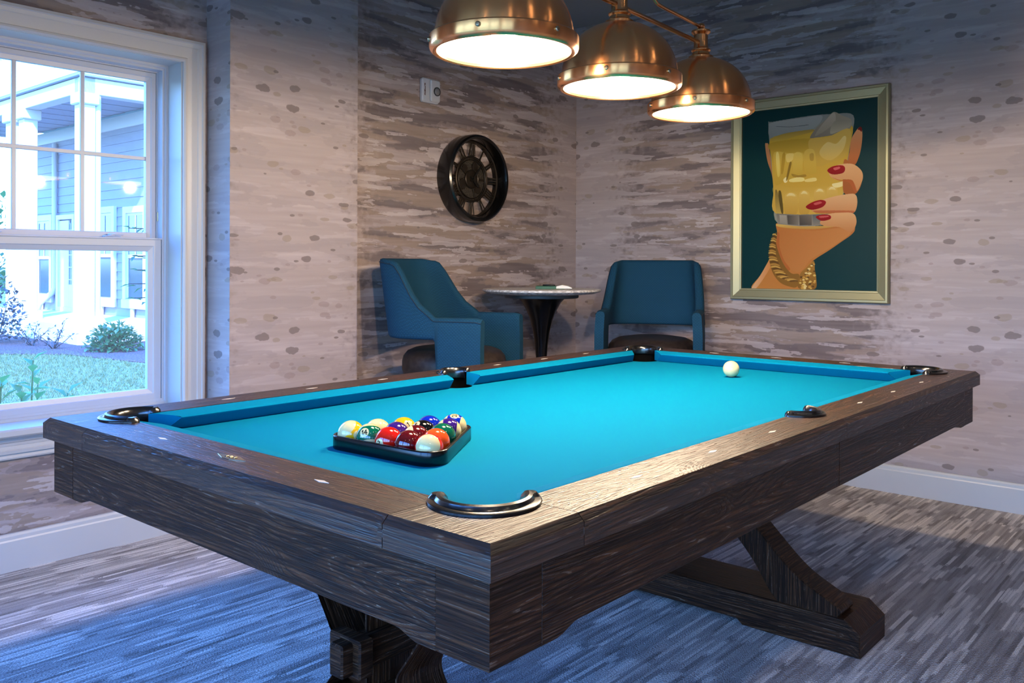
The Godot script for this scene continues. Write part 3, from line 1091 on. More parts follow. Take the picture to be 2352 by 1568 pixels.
func build_rack_and_balls():
	# the rack: a rounded triangle, base along z, point towards the far end
	var turn := deg_to_rad(2.6)
	var cen := Vector3(-0.806, BED, 0.044)
	var st := sv()
	var cr := 0.142
	var rows := []
	for p in [[0.0405, 0.002], [0.042, 0.004], [0.042, 0.0312], [0.0405, 0.0335], [0.0345, 0.0335], [0.033, 0.0312], [0.033, 0.002], [0.0405, 0.002]]:
		var row := PackedVector3Array()
		for i in 27:
			var c := Vector2.from_angle(TAU * (i / 9) / 3.0) * cr
			var e := Vector2.from_angle(TAU * (i / 9) / 3.0 + ((i % 9) / 8.0 - 0.5) * TAU / 3.0)
			var q: Vector2 = c + e * p[0]
			row.append(Vector3(q.x, p[1] - 0.0018, q.y))
		rows.append(row)
	rows.reverse()
	loft(st, rows, false, true)
	var rack = obj("ball_rack", st, M.gloss_black, null, cen)
	rack.rotation.y = turn
	tag(rack, "black plastic triangle rack holding fifteen balls on the turquoise cloth", "rack")
	var mesh := ball_mesh()
	var colours := {1: Color(0.95, 0.68, 0.07), 2: Color(0.03, 0.13, 0.62), 3: Color(0.85, 0.10, 0.05), 4: Color(0.20, 0.08, 0.42), 5: Color(0.93, 0.33, 0.10), 6: Color(0.0, 0.36, 0.25), 7: Color(0.36, 0.03, 0.05), 8: Color(0.03, 0.025, 0.025)}
	var say := {1: "solid yellow", 2: "solid blue", 3: "solid red", 4: "solid purple", 5: "solid orange", 6: "solid green", 7: "solid maroon", 8: "solid black", 9: "yellow striped", 10: "blue striped", 11: "red striped", 12: "purple striped", 13: "orange striped", 14: "green striped", 15: "maroon striped"}
	# number, pole, number side, both as (right, up, towards the viewer)
	var rows_of := [[[9, Vector3(-.52, .74, .42), Vector3(.66, .06, .75)], [14, Vector3(-.12, .80, -.55), Vector3(-.25, .50, .82)], [3, Vector3(-.2, .95, -.1), Vector3(-.60, .14, .8)], [7, Vector3(1, 0, 0), Vector3(0, -.8, .6)], [11, Vector3(-.05, .42, .9), Vector3(.2, -.9, .2)]],
		[[13, Vector3(.15, .75, .65), Vector3(.3, -.7, .6)], [4, Vector3(1, 0, 0), Vector3(0, -.8, .6)], [15, Vector3(-.85, .25, .35), Vector3(.2, .5, -.8)], [5, Vector3(1, 0, 0), Vector3(0, -.8, .6)]],
		[[1, Vector3(-.5, .75, -.3), Vector3(.48, .52, .7)], [8, Vector3(.3, .6, -.7), Vector3(-.55, .58, .6)], [6, Vector3(1, 0, 0), Vector3(0, -.8, .6)]],
		[[2, Vector3(0, 1, .2), Vector3(.05, .1, .95)], [12, Vector3(-.94, .15, .1), Vector3(.1, -.6, .7)]], [[10, Vector3(.93, -.1, .12), Vector3(.0, .93, .3)]]]
	var R := Vector3(0.6514, 0, 0.7587)
	var T := Vector3(-0.7587, 0, 0.6514)
	var dia := BALL * 2 + 0.0004
	for r in 5:
		for k in 5 - r:
			var e = rows_of[r][k]
			var n: int = e[0]
			var base: int = n if n <= 8 else n - 8
			var local := Vector3(-dia * sqrt(3.0) / 2.0 * 4.0 / 3.0 + r * dia * sqrt(3.0) / 2.0, BALL + 0.0003, (k - (4 - r) / 2.0) * dia)
			var o = obj("billiard_ball", mesh, ball_material(n, colours[base]), null, cen + Basis(Vector3.UP, turn) * local)
			var pole: Vector3 = (R * e[1].x + Vector3.UP * e[1].y + T * e[1].z).normalized()
			var num: Vector3 = R * e[2].x + Vector3.UP * e[2].y + T * e[2].z
			num = (num - pole * pole.dot(num)).normalized()
			o.basis = Basis(pole.cross(num), pole, num)
			tag(o, say[base if n <= 8 else n] + " billiard ball number %d in the black triangle rack" % n, "billiard ball", "balls in the triangle rack")
	var cue = obj("cue_ball", mesh, ball_material(0, Color(0.92, 0.84, 0.62)), null, Vector3(0.862, BED + BALL, -0.012))
	tag(cue, "cream cue ball alone at the far end of the turquoise cloth", "billiard ball")

# ---------------------------------------------------------------- the lamp over the table
func build_light():
	var a := Vector3(-0.493, 1.690, 0.043)
	var b := Vector3(0.657, 1.694, -0.032)
	var f = thing("billiard_light", Vector3(0.082, 1.69, 0.006), "brass billiard light with three dome shades hanging over the table", "ceiling lamp")
	var o: Vector3 = f.position
	var dir := (b - a).normalized()
	var turned := Basis(dir, Vector3.UP, dir.cross(Vector3.UP))
	var centre := []
	for k in 3:
		var c := a.lerp(b, k / 2.0) - o
		centre.append(c)
		var d := Node3D.new()
		d.name = "lamp_shade"
		f.add_child(d, true)
		d.position = c
		var st := sv()
		var prof := [Vector2(0.176, 0.030), Vector2(0.1775, 0.036)]
		for i in 15:
			var t := PI / 2 * i / 14.0
			prof.append(Vector2(maxf(0.178 * pow(cos(t), 0.92), 0.03), 0.036 + 0.166 * sin(t)))
		prof.append(Vector2(0.030, 0.2025))
		for i in range(14, -1, -1):
			var t := PI / 2 * i / 14.0
			prof.append(Vector2(maxf(0.176 * pow(cos(t), 0.92), 0.028), 0.034 + 0.166 * sin(t)))
		lathe(st, prof, 72)
		obj("dome", st, M.brass, d)
		st = sv()
		lathe(st, [Vector2(0.172, 0.012), Vector2(0.172, 0.001), Vector2(0.175, -0.001), Vector2(0.181, -0.001), Vector2(0.188, 0.004), Vector2(0.1905, 0.010), Vector2(0.1905, 0.036), Vector2(0.188, 0.0395), Vector2(0.1775, 0.0395)], 72)
		obj("rim_band", st, M.brass, d)
		for i in 6:
			var ang := deg_to_rad(23 + 60 * i)
			st = sv()
			var out := Vector3(cos(ang), 0, -sin(ang))
			var xf := Transform3D(Basis(Vector3.UP, out, Vector3.UP.cross(out)), out * 0.1895 + Vector3.UP * 0.024)
			lathe(st, [Vector2(0.0065, 0), Vector2(0.0065, 0.004), Vector2(0.0045, 0.0062), Vector2(0, 0.0065)], 14, xf)
			obj("screw", st, M.nickel, d)
		st = sv()
		lathe(st, [Vector2(0, 0.010), Vector2(0.10, 0.009), Vector2(0.1725, 0.008), Vector2(0.1725, 0.014), Vector2(0, 0.015)], 64)
		obj("diffuser", st, M.diffuser, d)
		var l := OmniLight3D.new()
		l.name = "lamp_light"
		d.add_child(l, true)
		l.position = Vector3(0, -0.031, 0)
		l.light_color = Color(1.0, 0.90, 0.77)
		l.light_energy = 1.4
		l.light_size = 0.03
		l.omni_range = 12.0
		l.omni_attenuation = 2.0
		l.shadow_enabled = true
		# stem
		st = sv()
		lathe(st, [Vector2(0.044, 0.199), Vector2(0.044, 0.206), Vector2(0.032, 0.213), Vector2(0.030, 0.222), Vector2(0.0345, 0.227), Vector2(0.0345, 0.231), Vector2(0.027, 0.237), Vector2(0.025, 0.245), Vector2(0.025, 0.284), Vector2(0.031, 0.290), Vector2(0.034, 0.293), Vector2(0.034, 0.299), Vector2(0.029, 0.302), Vector2(0.012, 0.304), Vector2(0.0, 0.304)], 32)
		obj("stem", st, M.brass_bar, d)
	var st := sv()
	tube(st, [centre[0] + Vector3.UP * 0.255, centre[1] + Vector3.UP * 0.255, centre[2] + Vector3.UP * 0.255], 0.0078, 14)
	obj("cross_bar", st, M.brass_bar, f)
	for s in [-1, 1]:
		var e: Vector3 = centre[0] if s < 0 else centre[2]
		st = sv()
		var top := Vector3.UP
		tube(st, curve([e + top * 0.314, e - dir * s * 0.16 + top * 0.316, e - dir * s * 0.30 + top * 0.317, e - dir * s * 0.345 + top * 0.325, e - dir * s * 0.375 + top * 0.352, e - dir * s * 0.44 + top * 0.45, e - dir * s * 0.51 + top * 0.60, e - dir * s * 0.562 + top * 0.72], 6), 0.0062, 12)
		obj("brace_rod", st, M.brass_bar, f)
		st = sv()
		lathe(st, [Vector2(0, 0.302), Vector2(0.006, 0.302), Vector2(0.011, 0.306), Vector2(0.0145, 0.315), Vector2(0.011, 0.324), Vector2(0, 0.3285)], 20, Transform3D(Basis(), e))
		obj("finial", st, M.brass_bar, f)
	st = sv()
	tube(st, [centre[1] + Vector3.UP * 0.30, centre[1] + Vector3.UP * 0.70, centre[1] + Vector3.UP * 1.0], 0.011, 14)
	lathe(st, [Vector2(0.02, 0.70), Vector2(0.032, 0.71), Vector2(0.032, 0.75), Vector2(0.02, 0.76)], 24, Transform3D(Basis(), centre[1]))
	obj("down_rod", st, M.brass_bar, f)
	st = sv()
	lathe(st, [Vector2(0, 0.975), Vector2(0.05, 0.975), Vector2(0.066, 0.985), Vector2(0.07, 1.0), Vector2(0.07, 1.0095), Vector2(0, 1.0095)], 32, Transform3D(Basis(), Vector3(centre[1].x, CEIL - 1.01 - 1.69, centre[1].z)))
	obj("ceiling_canopy", st, M.brass_bar, f)

# ---------------------------------------------------------------- stools, round table, things on it
func make_stool():
	var s = thing("bar_stool", Vector3.ZERO)
	var th := 0.05
	var ts := []
	for i in 41: ts.append(-0.62 + 1.24 * i / 40.0)
	for e in [0.645, 0.66, 0.67, 0.685, 0.75, 0.82, 0.90, 0.96, 0.99, 1.0]:
		ts.append(e)
		ts.push_front(-e)
	var rows := []
	var seam_out := []
	for t in ts:
		var at := absf(t)
		var p := shell_plan(t)
		var d := (shell_plan(t + 0.002) - shell_plan(t - 0.002)).normalized()
		var n := Vector2(d.y, -d.x)                       # outwards
		if n.dot(p - Vector2(0, 0.02)) < 0: n = -n
		var up := lerpf(1.178, 0.905, smoothstep(0.44, 0.655, at)) - 0.006 * smoothstep(0.97, 1.0, at) - 0.010 * smoothstep(0.30, 0.44, at) * (1.0 - smoothstep(0.5, 0.65, at))
		var lo := lerpf(0.800, 0.52, smoothstep(0.655, 0.69, at))
		var row := PackedVector3Array()
		var loop := []
		var e := th / 2
		for k in 8: loop.append([e, lerpf(lo + 0.016, up - 0.018, k / 7.0)])
		loop.append_array([[e * 0.7, up - 0.005], [0.0, up], [-e * 0.7, up - 0.005]])
		for k in 8: loop.append([-e, lerpf(up - 0.018, lo + 0.016, k / 7.0)])
		loop.append_array([[-e * 0.7, lo + 0.004], [0.0, lo], [e * 0.7, lo + 0.004]])
		var back := 1.0 - smoothstep(0.30, 0.72, at)
		for q in loop:
			var y: float = q[1]
			var rec := clampf((y - 0.78) / 0.4, 0, 1)
			var xz: Vector2 = p + n * (q[0] * (1.0 - 0.25 * rec * back))
			xz.y -= 0.075 * rec * back
			xz.x *= 1.0 - 0.09 * rec
			row.append(Vector3(xz.x, y, xz.y))
		rows.append(row)
		seam_out.append(row[7] + Vector3(n.x, 0.0, n.y) * 0.0015)
	var st := sv()
	loft(st, rows, false, true)
	for i in [0, rows.size() - 1]:
		var f := []
		for q in rows[i]: f.append(q)
		if i == 0: f.reverse()
		var mid := Vector3.ZERO
		for q in f: mid += q / f.size()
		for k in f.size(): face(st, [mid, f[(k + 1) % f.size()], f[k]])
	obj("shell", st, M.fabric, s)
	st = sv()
	tube(st, seam_out, 0.002, 6)
	obj("piping", st, M.navy, s)
	st = sv()
	var seat := []
	for q in [[0.0, 0.600], [0.22, 0.600], [0.238, 0.612], [0.246, 0.640], [0.246, 0.680], [0.240, 0.705], [0.222, 0.728], [0.19, 0.742], [0.12, 0.752], [0.0, 0.755]]: seat.append(Vector2(q[0], q[1]))
	lathe(st, seat, 40, Transform3D(Basis(Vector3(1, 0, 0), Vector3.UP, Vector3(0, 0, 1.04)), Vector3(0, 0, 0.01)))
	obj("seat", st, M.hide, s)
	st = sv()
	lathe(st, [Vector2(0.23, 0), Vector2(0.23, 0.008), Vector2(0.20, 0.014), Vector2(0.05, 0.022), Vector2(0.03, 0.03), Vector2(0.03, 0.56), Vector2(0.12, 0.585), Vector2(0.12, 0.60)], 32)
	lathe(st, [Vector2(0.03, 0.30), Vector2(0.034, 0.30), Vector2(0.034, 0.33), Vector2(0.03, 0.33)], 24)
	obj("pedestal", st, M.black, s)
	st = sv()
	var ring := []
	for i in 40: ring.append(Vector3(cos(TAU * i / 40) * 0.17, 0.315, sin(TAU * i / 40) * 0.17))
	tube(st, ring, 0.010, 10, true)
	for k in 3: tube(st, [Vector3(0, 0.315, 0), Vector3(cos(TAU * k / 3), 0, sin(TAU * k / 3)) * 0.17 + Vector3.UP * 0.315], 0.007, 8)
	obj("footrest", st, M.black, s)
	return s

func shell_plan(t: float) -> Vector2:
	var at := absf(t)
	var sg := signf(t) if t != 0.0 else 1.0
	if at <= 0.6:
		var ph := at / 0.6 * PI / 2
		return Vector2(sg * 0.268 * pow(sin(ph), 0.52), -0.235 * pow(cos(ph), 0.52))
	return Vector2(sg * (0.268 - 0.006 * (at - 0.6) / 0.4), (at - 0.6) / 0.4 * 0.265)

func build_furniture():
	M.navy = mat(Color(0.04, 0.11, 0.16), 0.8)
	var s = make_stool()
	s.position = Vector3(0.885, 0, -1.515)
	s.rotation.y = atan2(0.354, 0.935)
	tag(s, "blue tub-backed bar stool with brown seat under the wall clock, turned sideways", "bar stool", "stools at the round table")
	var s2 = s.duplicate()
	s2.name = numbered("bar_stool")
	add_child(s2, true)
	s2.position = Vector3(2.065, 0, -1.11)
	s2.rotation.y = atan2(-0.89, 0.45)
	tag(s2, "blue tub-backed bar stool with brown seat facing out between round table and picture", "bar stool", "stools at the round table")
	var t = thing("pedestal_table", Vector3(1.60, 0, -1.535), "round marble-topped table on a black trumpet pedestal in the corner", "table")
	var st := sv()
	lathe(st, [Vector2(0, 0.982), Vector2(0.20, 0.982), Vector2(0.29, 0.990), Vector2(0.322, 1.000), Vector2(0.328, 1.004), Vector2(0.328, 1.012), Vector2(0.325, 1.015), Vector2(0, 1.015)], 72)
	obj("tabletop", st, M.marble, t)
	st = sv()
	lathe(st, [Vector2(0, 0.965), Vector2(0.20, 0.965), Vector2(0.205, 0.969), Vector2(0.205, 0.982), Vector2(0, 0.982)], 48)
	obj("top_plate", st, mat(Color(0.26, 0.25, 0.25), 0.5), t)
	st = sv()
	var prof := [Vector2(0.0, 0.0), Vector2(0.25, 0.0), Vector2(0.25, 0.010), Vector2(0.20, 0.02), Vector2(0.10, 0.045), Vector2(0.055, 0.09), Vector2(0.035, 0.18)]
	for q in [[0.0275, 0.35], [0.0275, 0.55], [0.030, 0.63], [0.036, 0.71], [0.047, 0.78], [0.062, 0.84], [0.083, 0.895], [0.108, 0.94], [0.132, 0.965]]: prof.append(Vector2(q[0], q[1]))
	lathe(st, prof, 48)
	obj("trumpet_base", st, M.gloss_black, t)
	var k = thing("paperback", Vector3(1.645, 1.015, -1.50), "green paperback lying with its white pages fanned on the marble table", "book", "", -0.95)
	st = sv()
	span(st, -0.085, 0.075, 0.0, 0.003, -0.055, 0.055, 0.001)
	span(st, -0.085, 0.028, 0.013, 0.016, -0.055, 0.055, 0.001)
	span(st, -0.085, 0.028, 0.0, 0.016, 0.053, 0.056, 0.001)
	obj("cover", st, mat(Color(0.03, 0.30, 0.17), 0.5), k)
	st = sv()
	var pg := PackedVector2Array([Vector2(-0.08, 0.003), Vector2(0.115, 0.003), Vector2(0.112, 0.008), Vector2(0.09, 0.017), Vector2(0.06, 0.022), Vector2(0.02, 0.0125), Vector2(-0.08, 0.0125)])
	prism(st, pg, -0.052, 0.052)
	obj("pages", st, mat(Color(0.90, 0.88, 0.84), 0.8), k)
	st = sv()
	tube(st, [Vector3(-0.04, 0, 0), Vector3(0.02, 0, 0), Vector3(0.03, 0, 0)], [0.0045, 0.0045, 0.002], 10)
	var pen = obj("pen", st, M.black, null, Vector3(1.63, 1.015 + 0.0205, -1.50))
	pen.rotation.y = -0.8
	tag(pen, "short black pen resting on the green paperback", "pen")

# ---------------------------------------------------------------- clock, alarm, picture
func build_wall_things():
	var c = thing("wall_clock", Vector3(1.425, 1.632, ALC_Z), "round black open-work wall clock with roman numerals above the left stool", "wall clock")
	var metal := mat(Color(0.20, 0.17, 0.145), 0.40, 0.7)
	var stand := Basis(Vector3(1, 0, 0), Vector3(0, 0, 1), Vector3(0, -1, 0))
	var flat := Transform3D(stand, Vector3.ZERO)
	var st := sv()
	lathe(st, [Vector2(0.214, 0.0), Vector2(0.240, 0.0), Vector2(0.246, 0.02), Vector2(0.247, 0.085), Vector2(0.242, 0.100), Vector2(0.232, 0.106), Vector2(0.222, 0.102), Vector2(0.216, 0.088), Vector2(0.214, 0.05), Vector2(0.214, 0.0)], 72, flat)
	obj("case", st, M.gloss_black, c)
	for r in [[0.205, 0.219], [0.118, 0.130], [0.107, 0.112], [0.046, 0.053]]:
		st = sv()
		lathe(st, [Vector2(r[0], 0.030), Vector2(r[1], 0.030), Vector2(r[1], 0.037), Vector2((r[0] + r[1]) / 2, 0.040), Vector2(r[0], 0.037), Vector2(r[0], 0.030)], 64, flat)
		obj("ring", st, metal, c)
	st = sv()
	lathe(st, [Vector2(0, 0.028), Vector2(0.046, 0.028), Vector2(0.046, 0.032), Vector2(0.012, 0.034), Vector2(0.012, 0.040), Vector2(0, 0.041)], 40, flat)
	obj("hub", st, metal, c)
	st = sv()
	lathe(st, [Vector2(0.046, 0.020), Vector2(0.120, 0.020), Vector2(0.120, 0.024), Vector2(0.085, 0.026), Vector2(0.046, 0.024), Vector2(0.046, 0.020)], 48, flat)
	obj("dial_plate", st, mottled(Color(0.10, 0.09, 0.08), Color(0.30, 0.265, 0.23), 0.05, 0.5, 0.2, 77), c)
	for k in 5:
		st = sv()
		box(st, Vector3(0.079, 0, 0.028), Vector3(0.078, 0.012, 0.008), 0.001, Transform3D(Basis(Vector3(0, 0, 1), TAU * k / 5), Vector3.ZERO))
		obj("spoke", st, metal, c)
	for g in [Vector3(0.03, 0.072, 0.026), Vector3(-0.068, -0.03, 0.032), Vector3(0.055, -0.055, 0.026), Vector3(-0.05, 0.06, 0.022)]:
		st = sv()
		var teeth := PackedVector2Array()
		for i in 48: teeth.append(Vector2.from_angle(TAU * i / 48) * g.z * (1.0 if (i / 2) % 2 == 0 else 0.86))
		prism(st, teeth, 0.025, 0.031, 0.0, Transform3D(Basis(), Vector3(g.x, g.y, 0)))
		obj("gear", st, metal, c)
	var numerals := ["XII", "I", "II", "III", "IIII", "V", "VI", "VII", "VIII", "IX", "X", "XI"]
	for i in 12:
		st = sv()
		var xf := Transform3D(Basis(Vector3(0, 0, 1), -TAU * i / 12.0), Vector3.ZERO) * Transform3D(Basis(), Vector3(0, 0.1675, 0.034))
		roman(st, numerals[i], 0.074, xf)
		obj("numeral", st, metal, c)
	for hnd in [[0.072, 0.010, 2.3], [0.105, 0.007, 0.75]]:
		st = sv()
		var l: float = hnd[0]
		var w: float = hnd[1]
		prism(st, PackedVector2Array([Vector2(-w * 0.4, -0.02), Vector2(w * 0.4, -0.02), Vector2(w, l * 0.7), Vector2(0, l), Vector2(-w, l * 0.7)]), 0.042, 0.045, 0.0, Transform3D(Basis(Vector3(0, 0, 1), -hnd[2]), Vector3.ZERO))
		obj("hand", st, M.black, c)
	# fire alarm
	var a = thing("fire_alarm", Vector3(1.115, 2.085, ALC_Z), "small white fire alarm with a round strobe lens high beside the brass lamps", "fire alarm")
	st = sv()
	prism(st, rounded(-0.062, -0.066, 0.062, 0.066, 0.014), 0.0, 0.026, 0.006)
	prism(st, rounded(-0.012, -0.060, 0.058, 0.060, 0.012), 0.024, 0.040, 0.006)
	obj("housing", st, mat(Color(0.72, 0.72, 0.74), 0.45), a)
	st = sv()
	lathe(st, [Vector2(0.020, 0.039), Vector2(0.020, 0.043), Vector2(0.017, 0.046), Vector2(0.010, 0.049), Vector2(0.0, 0.050)], 28, Transform3D(stand, Vector3(0.030, -0.003, 0)))
	obj("strobe_lens", st, mat(Color(0.50, 0.50, 0.51), 0.15, 0.2), a)
	st = sv()
	lathe(st, [Vector2(0.019, 0.0385), Vector2(0.0245, 0.0385), Vector2(0.0245, 0.044), Vector2(0.019, 0.044)], 28, Transform3D(stand, Vector3(0.030, -0.003, 0)))
	obj("lens_ring", st, mat(Color(0.20, 0.20, 0.21), 0.4), a)
	var font := SystemFont.new()
	font.font_names = PackedStringArray(["Droid Sans"])
	font.font_weight = 700
	for i in 4:
		var tm := TextMesh.new()
		tm.text = "FIRE"[i]
		tm.font = font
		tm.font_size = 16
		tm.pixel_size = 0.0012
		tm.depth = 0.001
		obj("letter", tm, mat(Color(0.30, 0.07, 0.07), 0.6), a, Vector3(-0.044, 0.027 - i * 0.0165, 0.0265))
	# framed picture
	var p = thing("framed_picture", Vector3(WALL_X - 0.002, 0.958, -0.377), "large framed picture of a red-nailed hand raising a glass on dark teal", "picture", "", -PI / 2)
	p.rotation = Vector3(0, -PI / 2, 0)
	st = sv()
	frame(st, -0.437, 0.0, 0.437, 1.118, [Vector2(0, 0), Vector2(0, 0.028), Vector2(0.004, 0.034), Vector2(0.014, 0.034), Vector2(0.017, 0.030), Vector2(0.050, 0.018), Vector2(0.053, 0.021), Vector2(0.061, 0.019), Vector2(0.063, 0.008)])
	obj("frame", st, M.gold_frame, p)
	st = sv()
	face(st, [Vector3(-0.376, 0.061, 0.010), Vector3(0.376, 0.061, 0.010), Vector3(0.376, 1.057, 0.010), Vector3(-0.376, 1.057, 0.010)])
	var art := sheet(-0.376, 0.061, 0.376, 1.057, 0.010)
	var am := mat(Color(0.84, 0.84, 0.80), 0.5, 0.0, 0.25)
	am.albedo_texture = artwork()
	obj("print", art, am, p)
	st = sv()
	span(st, -0.42, 0.42, 0.02, 1.10, 0.0, 0.006)
	obj("backing_board", st, M.black, p)

func sheet(x0: float, y0: float, x1: float, y1: float, z: float) -> SurfaceTool:
	var st := sv()
	var q := [[Vector3(x0, y0, z), Vector2(0, 1)], [Vector3(x1, y1, z), Vector2(1, 0)], [Vector3(x1, y0, z), Vector2(1, 1)], [Vector3(x0, y0, z), Vector2(0, 1)], [Vector3(x0, y1, z), Vector2(0, 0)], [Vector3(x1, y1, z), Vector2(1, 0)]]
	for v in q:
		st.set_uv(v[1])
		st.add_vertex(v[0])
	return st

func roman(st: SurfaceTool, s: String, h: float, xf: Transform3D):
	var widths := {"I": 0.014, "V": 0.028, "X": 0.029}
	var total := 0.0
	for ch in s: total += widths[ch]
	var x := -total / 2
	for ch in s:
		var w: float = widths[ch]
		var cx := x + w / 2
		if ch == "I": box(st, Vector3(cx, 0, 0), Vector3(0.0095, h, 0.006), 0.001, xf)
		else:
			var ang := atan2(w * 0.62, h)
			for sg in [-1, 1]:
				var off: float = 0.0 if ch == "X" else sg * w * 0.28
				box(st, Vector3.ZERO, Vector3(0.0095 if sg > 0 else 0.0065, h / cos(ang) if ch == "X" else h, 0.005), 0.001, xf * Transform3D(Basis(Vector3(0, 0, 1), -sg * (ang if ch == "X" else ang * 0.55)), Vector3(cx + off, 0, 0)))
		for e in [-1, 1]: box(st, Vector3(cx, e * (h / 2 - 0.0015), 0.0005), Vector3(w * 0.9, 0.003, 0.005), 0.0, xf)
		x += w

# the print: painted at 600 x 800, outlines in the units of a 1000 x 1450 sheet
var canvas: Image
func artwork() -> ImageTexture:
	canvas = Image.create(600, 800, false, Image.FORMAT_RGB8)
	canvas.fill(Color(0.0, 0.20, 0.22))
	paint([183, 280, 197, 270, 210, 283, 231, 413, 262, 582, 257, 653, 235, 521, 201, 411], Color(0.78, 0.54, 0.38), Color(0.61, 0.37, 0.21), Vector2(0, 0), Vector2(0, 1), 1)
	paint([816, 307, 844, 248, 875, 211, 890, 226, 895, 280, 887, 370, 870, 442, 842, 496, 786, 487, 806, 397], Color(0.87, 0.61, 0.44), Color(0.69, 0.37, 0.18), Vector2(0, 0), Vector2(0, 1), 1)
	paint([862, 228, 878, 209, 891, 221, 889, 248, 875, 234], Color(0.43, 0.06, 0.06), Color(0.43, 0.06, 0.06), Vector2(0, 0), Vector2(0, 1), 1)
	paint([79, 1448, 146, 1345, 212, 1225, 262, 1094, 280, 999, 274, 921, 365, 942, 557, 964, 732, 940, 828, 898, 848, 978, 824, 1023, 755, 1076, 669, 1140, 560, 1215, 516, 1267, 483, 1332, 455, 1390, 439, 1461, 219, 1465], Color(0.73, 0.44, 0.21), Color(0.81, 0.53, 0.26), Vector2(1, 0), Vector2(0, 1), 1)
	paint([307, 976, 557, 988, 754, 970, 819, 1011, 691, 1112, 538, 1209, 471, 1296, 414, 1308, 333, 1214, 297, 1083], Color(0.75, 0.46, 0.24), Color(0.83, 0.56, 0.32), Vector2(0, 0), Vector2(1, 0.4), 0.7)
	paint([280, 999, 298, 1011, 299, 1106, 333, 1214, 380, 1285, 357, 1297, 310, 1213, 276, 1106], Color(0.67, 0.33, 0.16), Color(0.67, 0.33, 0.16), Vector2(0, 0), Vector2(0, 1), 0.5)
	paint([83, 1443, 152, 1339, 216, 1225, 240, 1249, 182, 1357, 117, 1447], Color(0.98, 0.80, 0.67), Color(0.89, 0.55, 0.31), Vector2(0, 0), Vector2(1, 0), 0.75)
	paint([208, 116, 240, 101, 503, 86, 679, 90, 832, 117, 817, 296, 791, 498, 767, 713, 742, 872, 601, 948, 286, 922, 258, 700, 229, 413], Color(0.50, 0.52, 0.53), Color(0.59, 0.59, 0.55), Vector2(0, 0), Vector2(0, 1), 1)
	paint([212, 137, 240, 107, 480, 95, 614, 97, 548, 186, 345, 199, 223, 224], Color(0.60, 0.62, 0.64), Color(0.50, 0.53, 0.55), Vector2(0, 0), Vector2(0, 1), 1)
	paint([277, 141, 390, 155, 503, 153, 503, 158, 390, 159, 277, 145], Color(0.35, 0.38, 0.41), Color(0.35, 0.38, 0.41), Vector2(0, 0), Vector2(0, 1), 1)
	paint([222, 246, 345, 209, 537, 194, 659, 225, 822, 195, 809, 352, 786, 498, 762, 702, 734, 866, 600, 864, 269, 841, 250, 652, 234, 413], Color(0.75, 0.62, 0.20), Color(0.84, 0.67, 0.29), Vector2(0, 0), Vector2(0, 1), 1)
	paint([227, 234, 345, 204, 540, 194, 532, 216, 414, 236, 323, 259, 241, 257], Color(0.59, 0.50, 0.24), Color(0.75, 0.63, 0.24), Vector2(0, 0), Vector2(0, 1), 1)
	paint([230, 270, 538, 267, 534, 365, 254, 343], Color(0.69, 0.56, 0.17), Color(0.77, 0.63, 0.22), Vector2(0, 0), Vector2(0, 1), 0.8)
	paint([525, 253, 568, 188, 636, 131, 694, 76, 755, 111, 817, 149, 809, 216, 724, 249, 648, 257, 549, 262], Color(0.47, 0.44, 0.41), Color(0.62, 0.59, 0.54), Vector2(0, 1), Vector2(1, 0), 1)
	paint([604, 174, 694, 80, 707, 150, 659, 197, 593, 237, 560, 245], Color(0.69, 0.67, 0.64), Color(0.55, 0.51, 0.46), Vector2(0, 0), Vector2(0, 1), 0.9)
	paint([701, 149, 814, 156, 805, 204, 724, 233, 670, 238], Color(0.55, 0.53, 0.49), Color(0.67, 0.65, 0.59), Vector2(0, 0), Vector2(0, 1), 0.9)
	paint([522, 271, 659, 262, 807, 218, 790, 407, 662, 467, 574, 484, 528, 388], Color(0.81, 0.67, 0.33), Color(0.77, 0.63, 0.26), Vector2(0, 0), Vector2(0, 1), 1)
	paint([595, 370, 649, 305, 714, 322, 767, 269, 784, 293, 758, 382, 683, 445, 617, 423], Color(0.90, 0.80, 0.55), Color(0.82, 0.69, 0.36), Vector2(0, 0), Vector2(0, 1), 0.9)
	paint([256, 349, 370, 366, 472, 374, 471, 465, 463, 560, 361, 576, 268, 612, 259, 486], Color(0.84, 0.71, 0.31), Color(0.77, 0.63, 0.23), Vector2(0, 0), Vector2(0, 1), 1)
	paint([268, 368, 291, 364, 300, 525, 279, 535], Color(0.94, 0.85, 0.51), Color(0.86, 0.75, 0.35), Vector2(0, 0), Vector2(0, 1), 1)
	paint([347, 374, 404, 373, 393, 425, 353, 434], Color(0.93, 0.82, 0.50), Color(0.93, 0.82, 0.50), Vector2(0, 0), Vector2(0, 1), 0.8)
	paint([404, 378, 467, 381, 463, 523, 406, 531], Color(0.89, 0.77, 0.39), Color(0.78, 0.65, 0.25), Vector2(0, 0), Vector2(0, 1), 0.9)
	paint([318, 372, 341, 374, 325, 514, 308, 513], Color(0.67, 0.53, 0.16), Color(0.67, 0.53, 0.16), Vector2(0, 0), Vector2(0, 1), 0.7)
	paint([483, 367, 556, 361, 566, 530, 491, 525], Color(0.86, 0.74, 0.36), Color(0.78, 0.64, 0.24), Vector2(0, 0), Vector2(0, 1), 0.8)
	paint([523, 387, 551, 384, 551, 436, 527, 434], Color(0.59, 0.47, 0.20), Color(0.59, 0.47, 0.20), Vector2(0, 0), Vector2(0, 1), 0.5)
	paint([372, 576, 429, 562, 480, 569, 475, 596, 384, 596], Color(0.96, 0.89, 0.59), Color(0.96, 0.89, 0.59), Vector2(0, 0), Vector2(0, 1), 0.9)
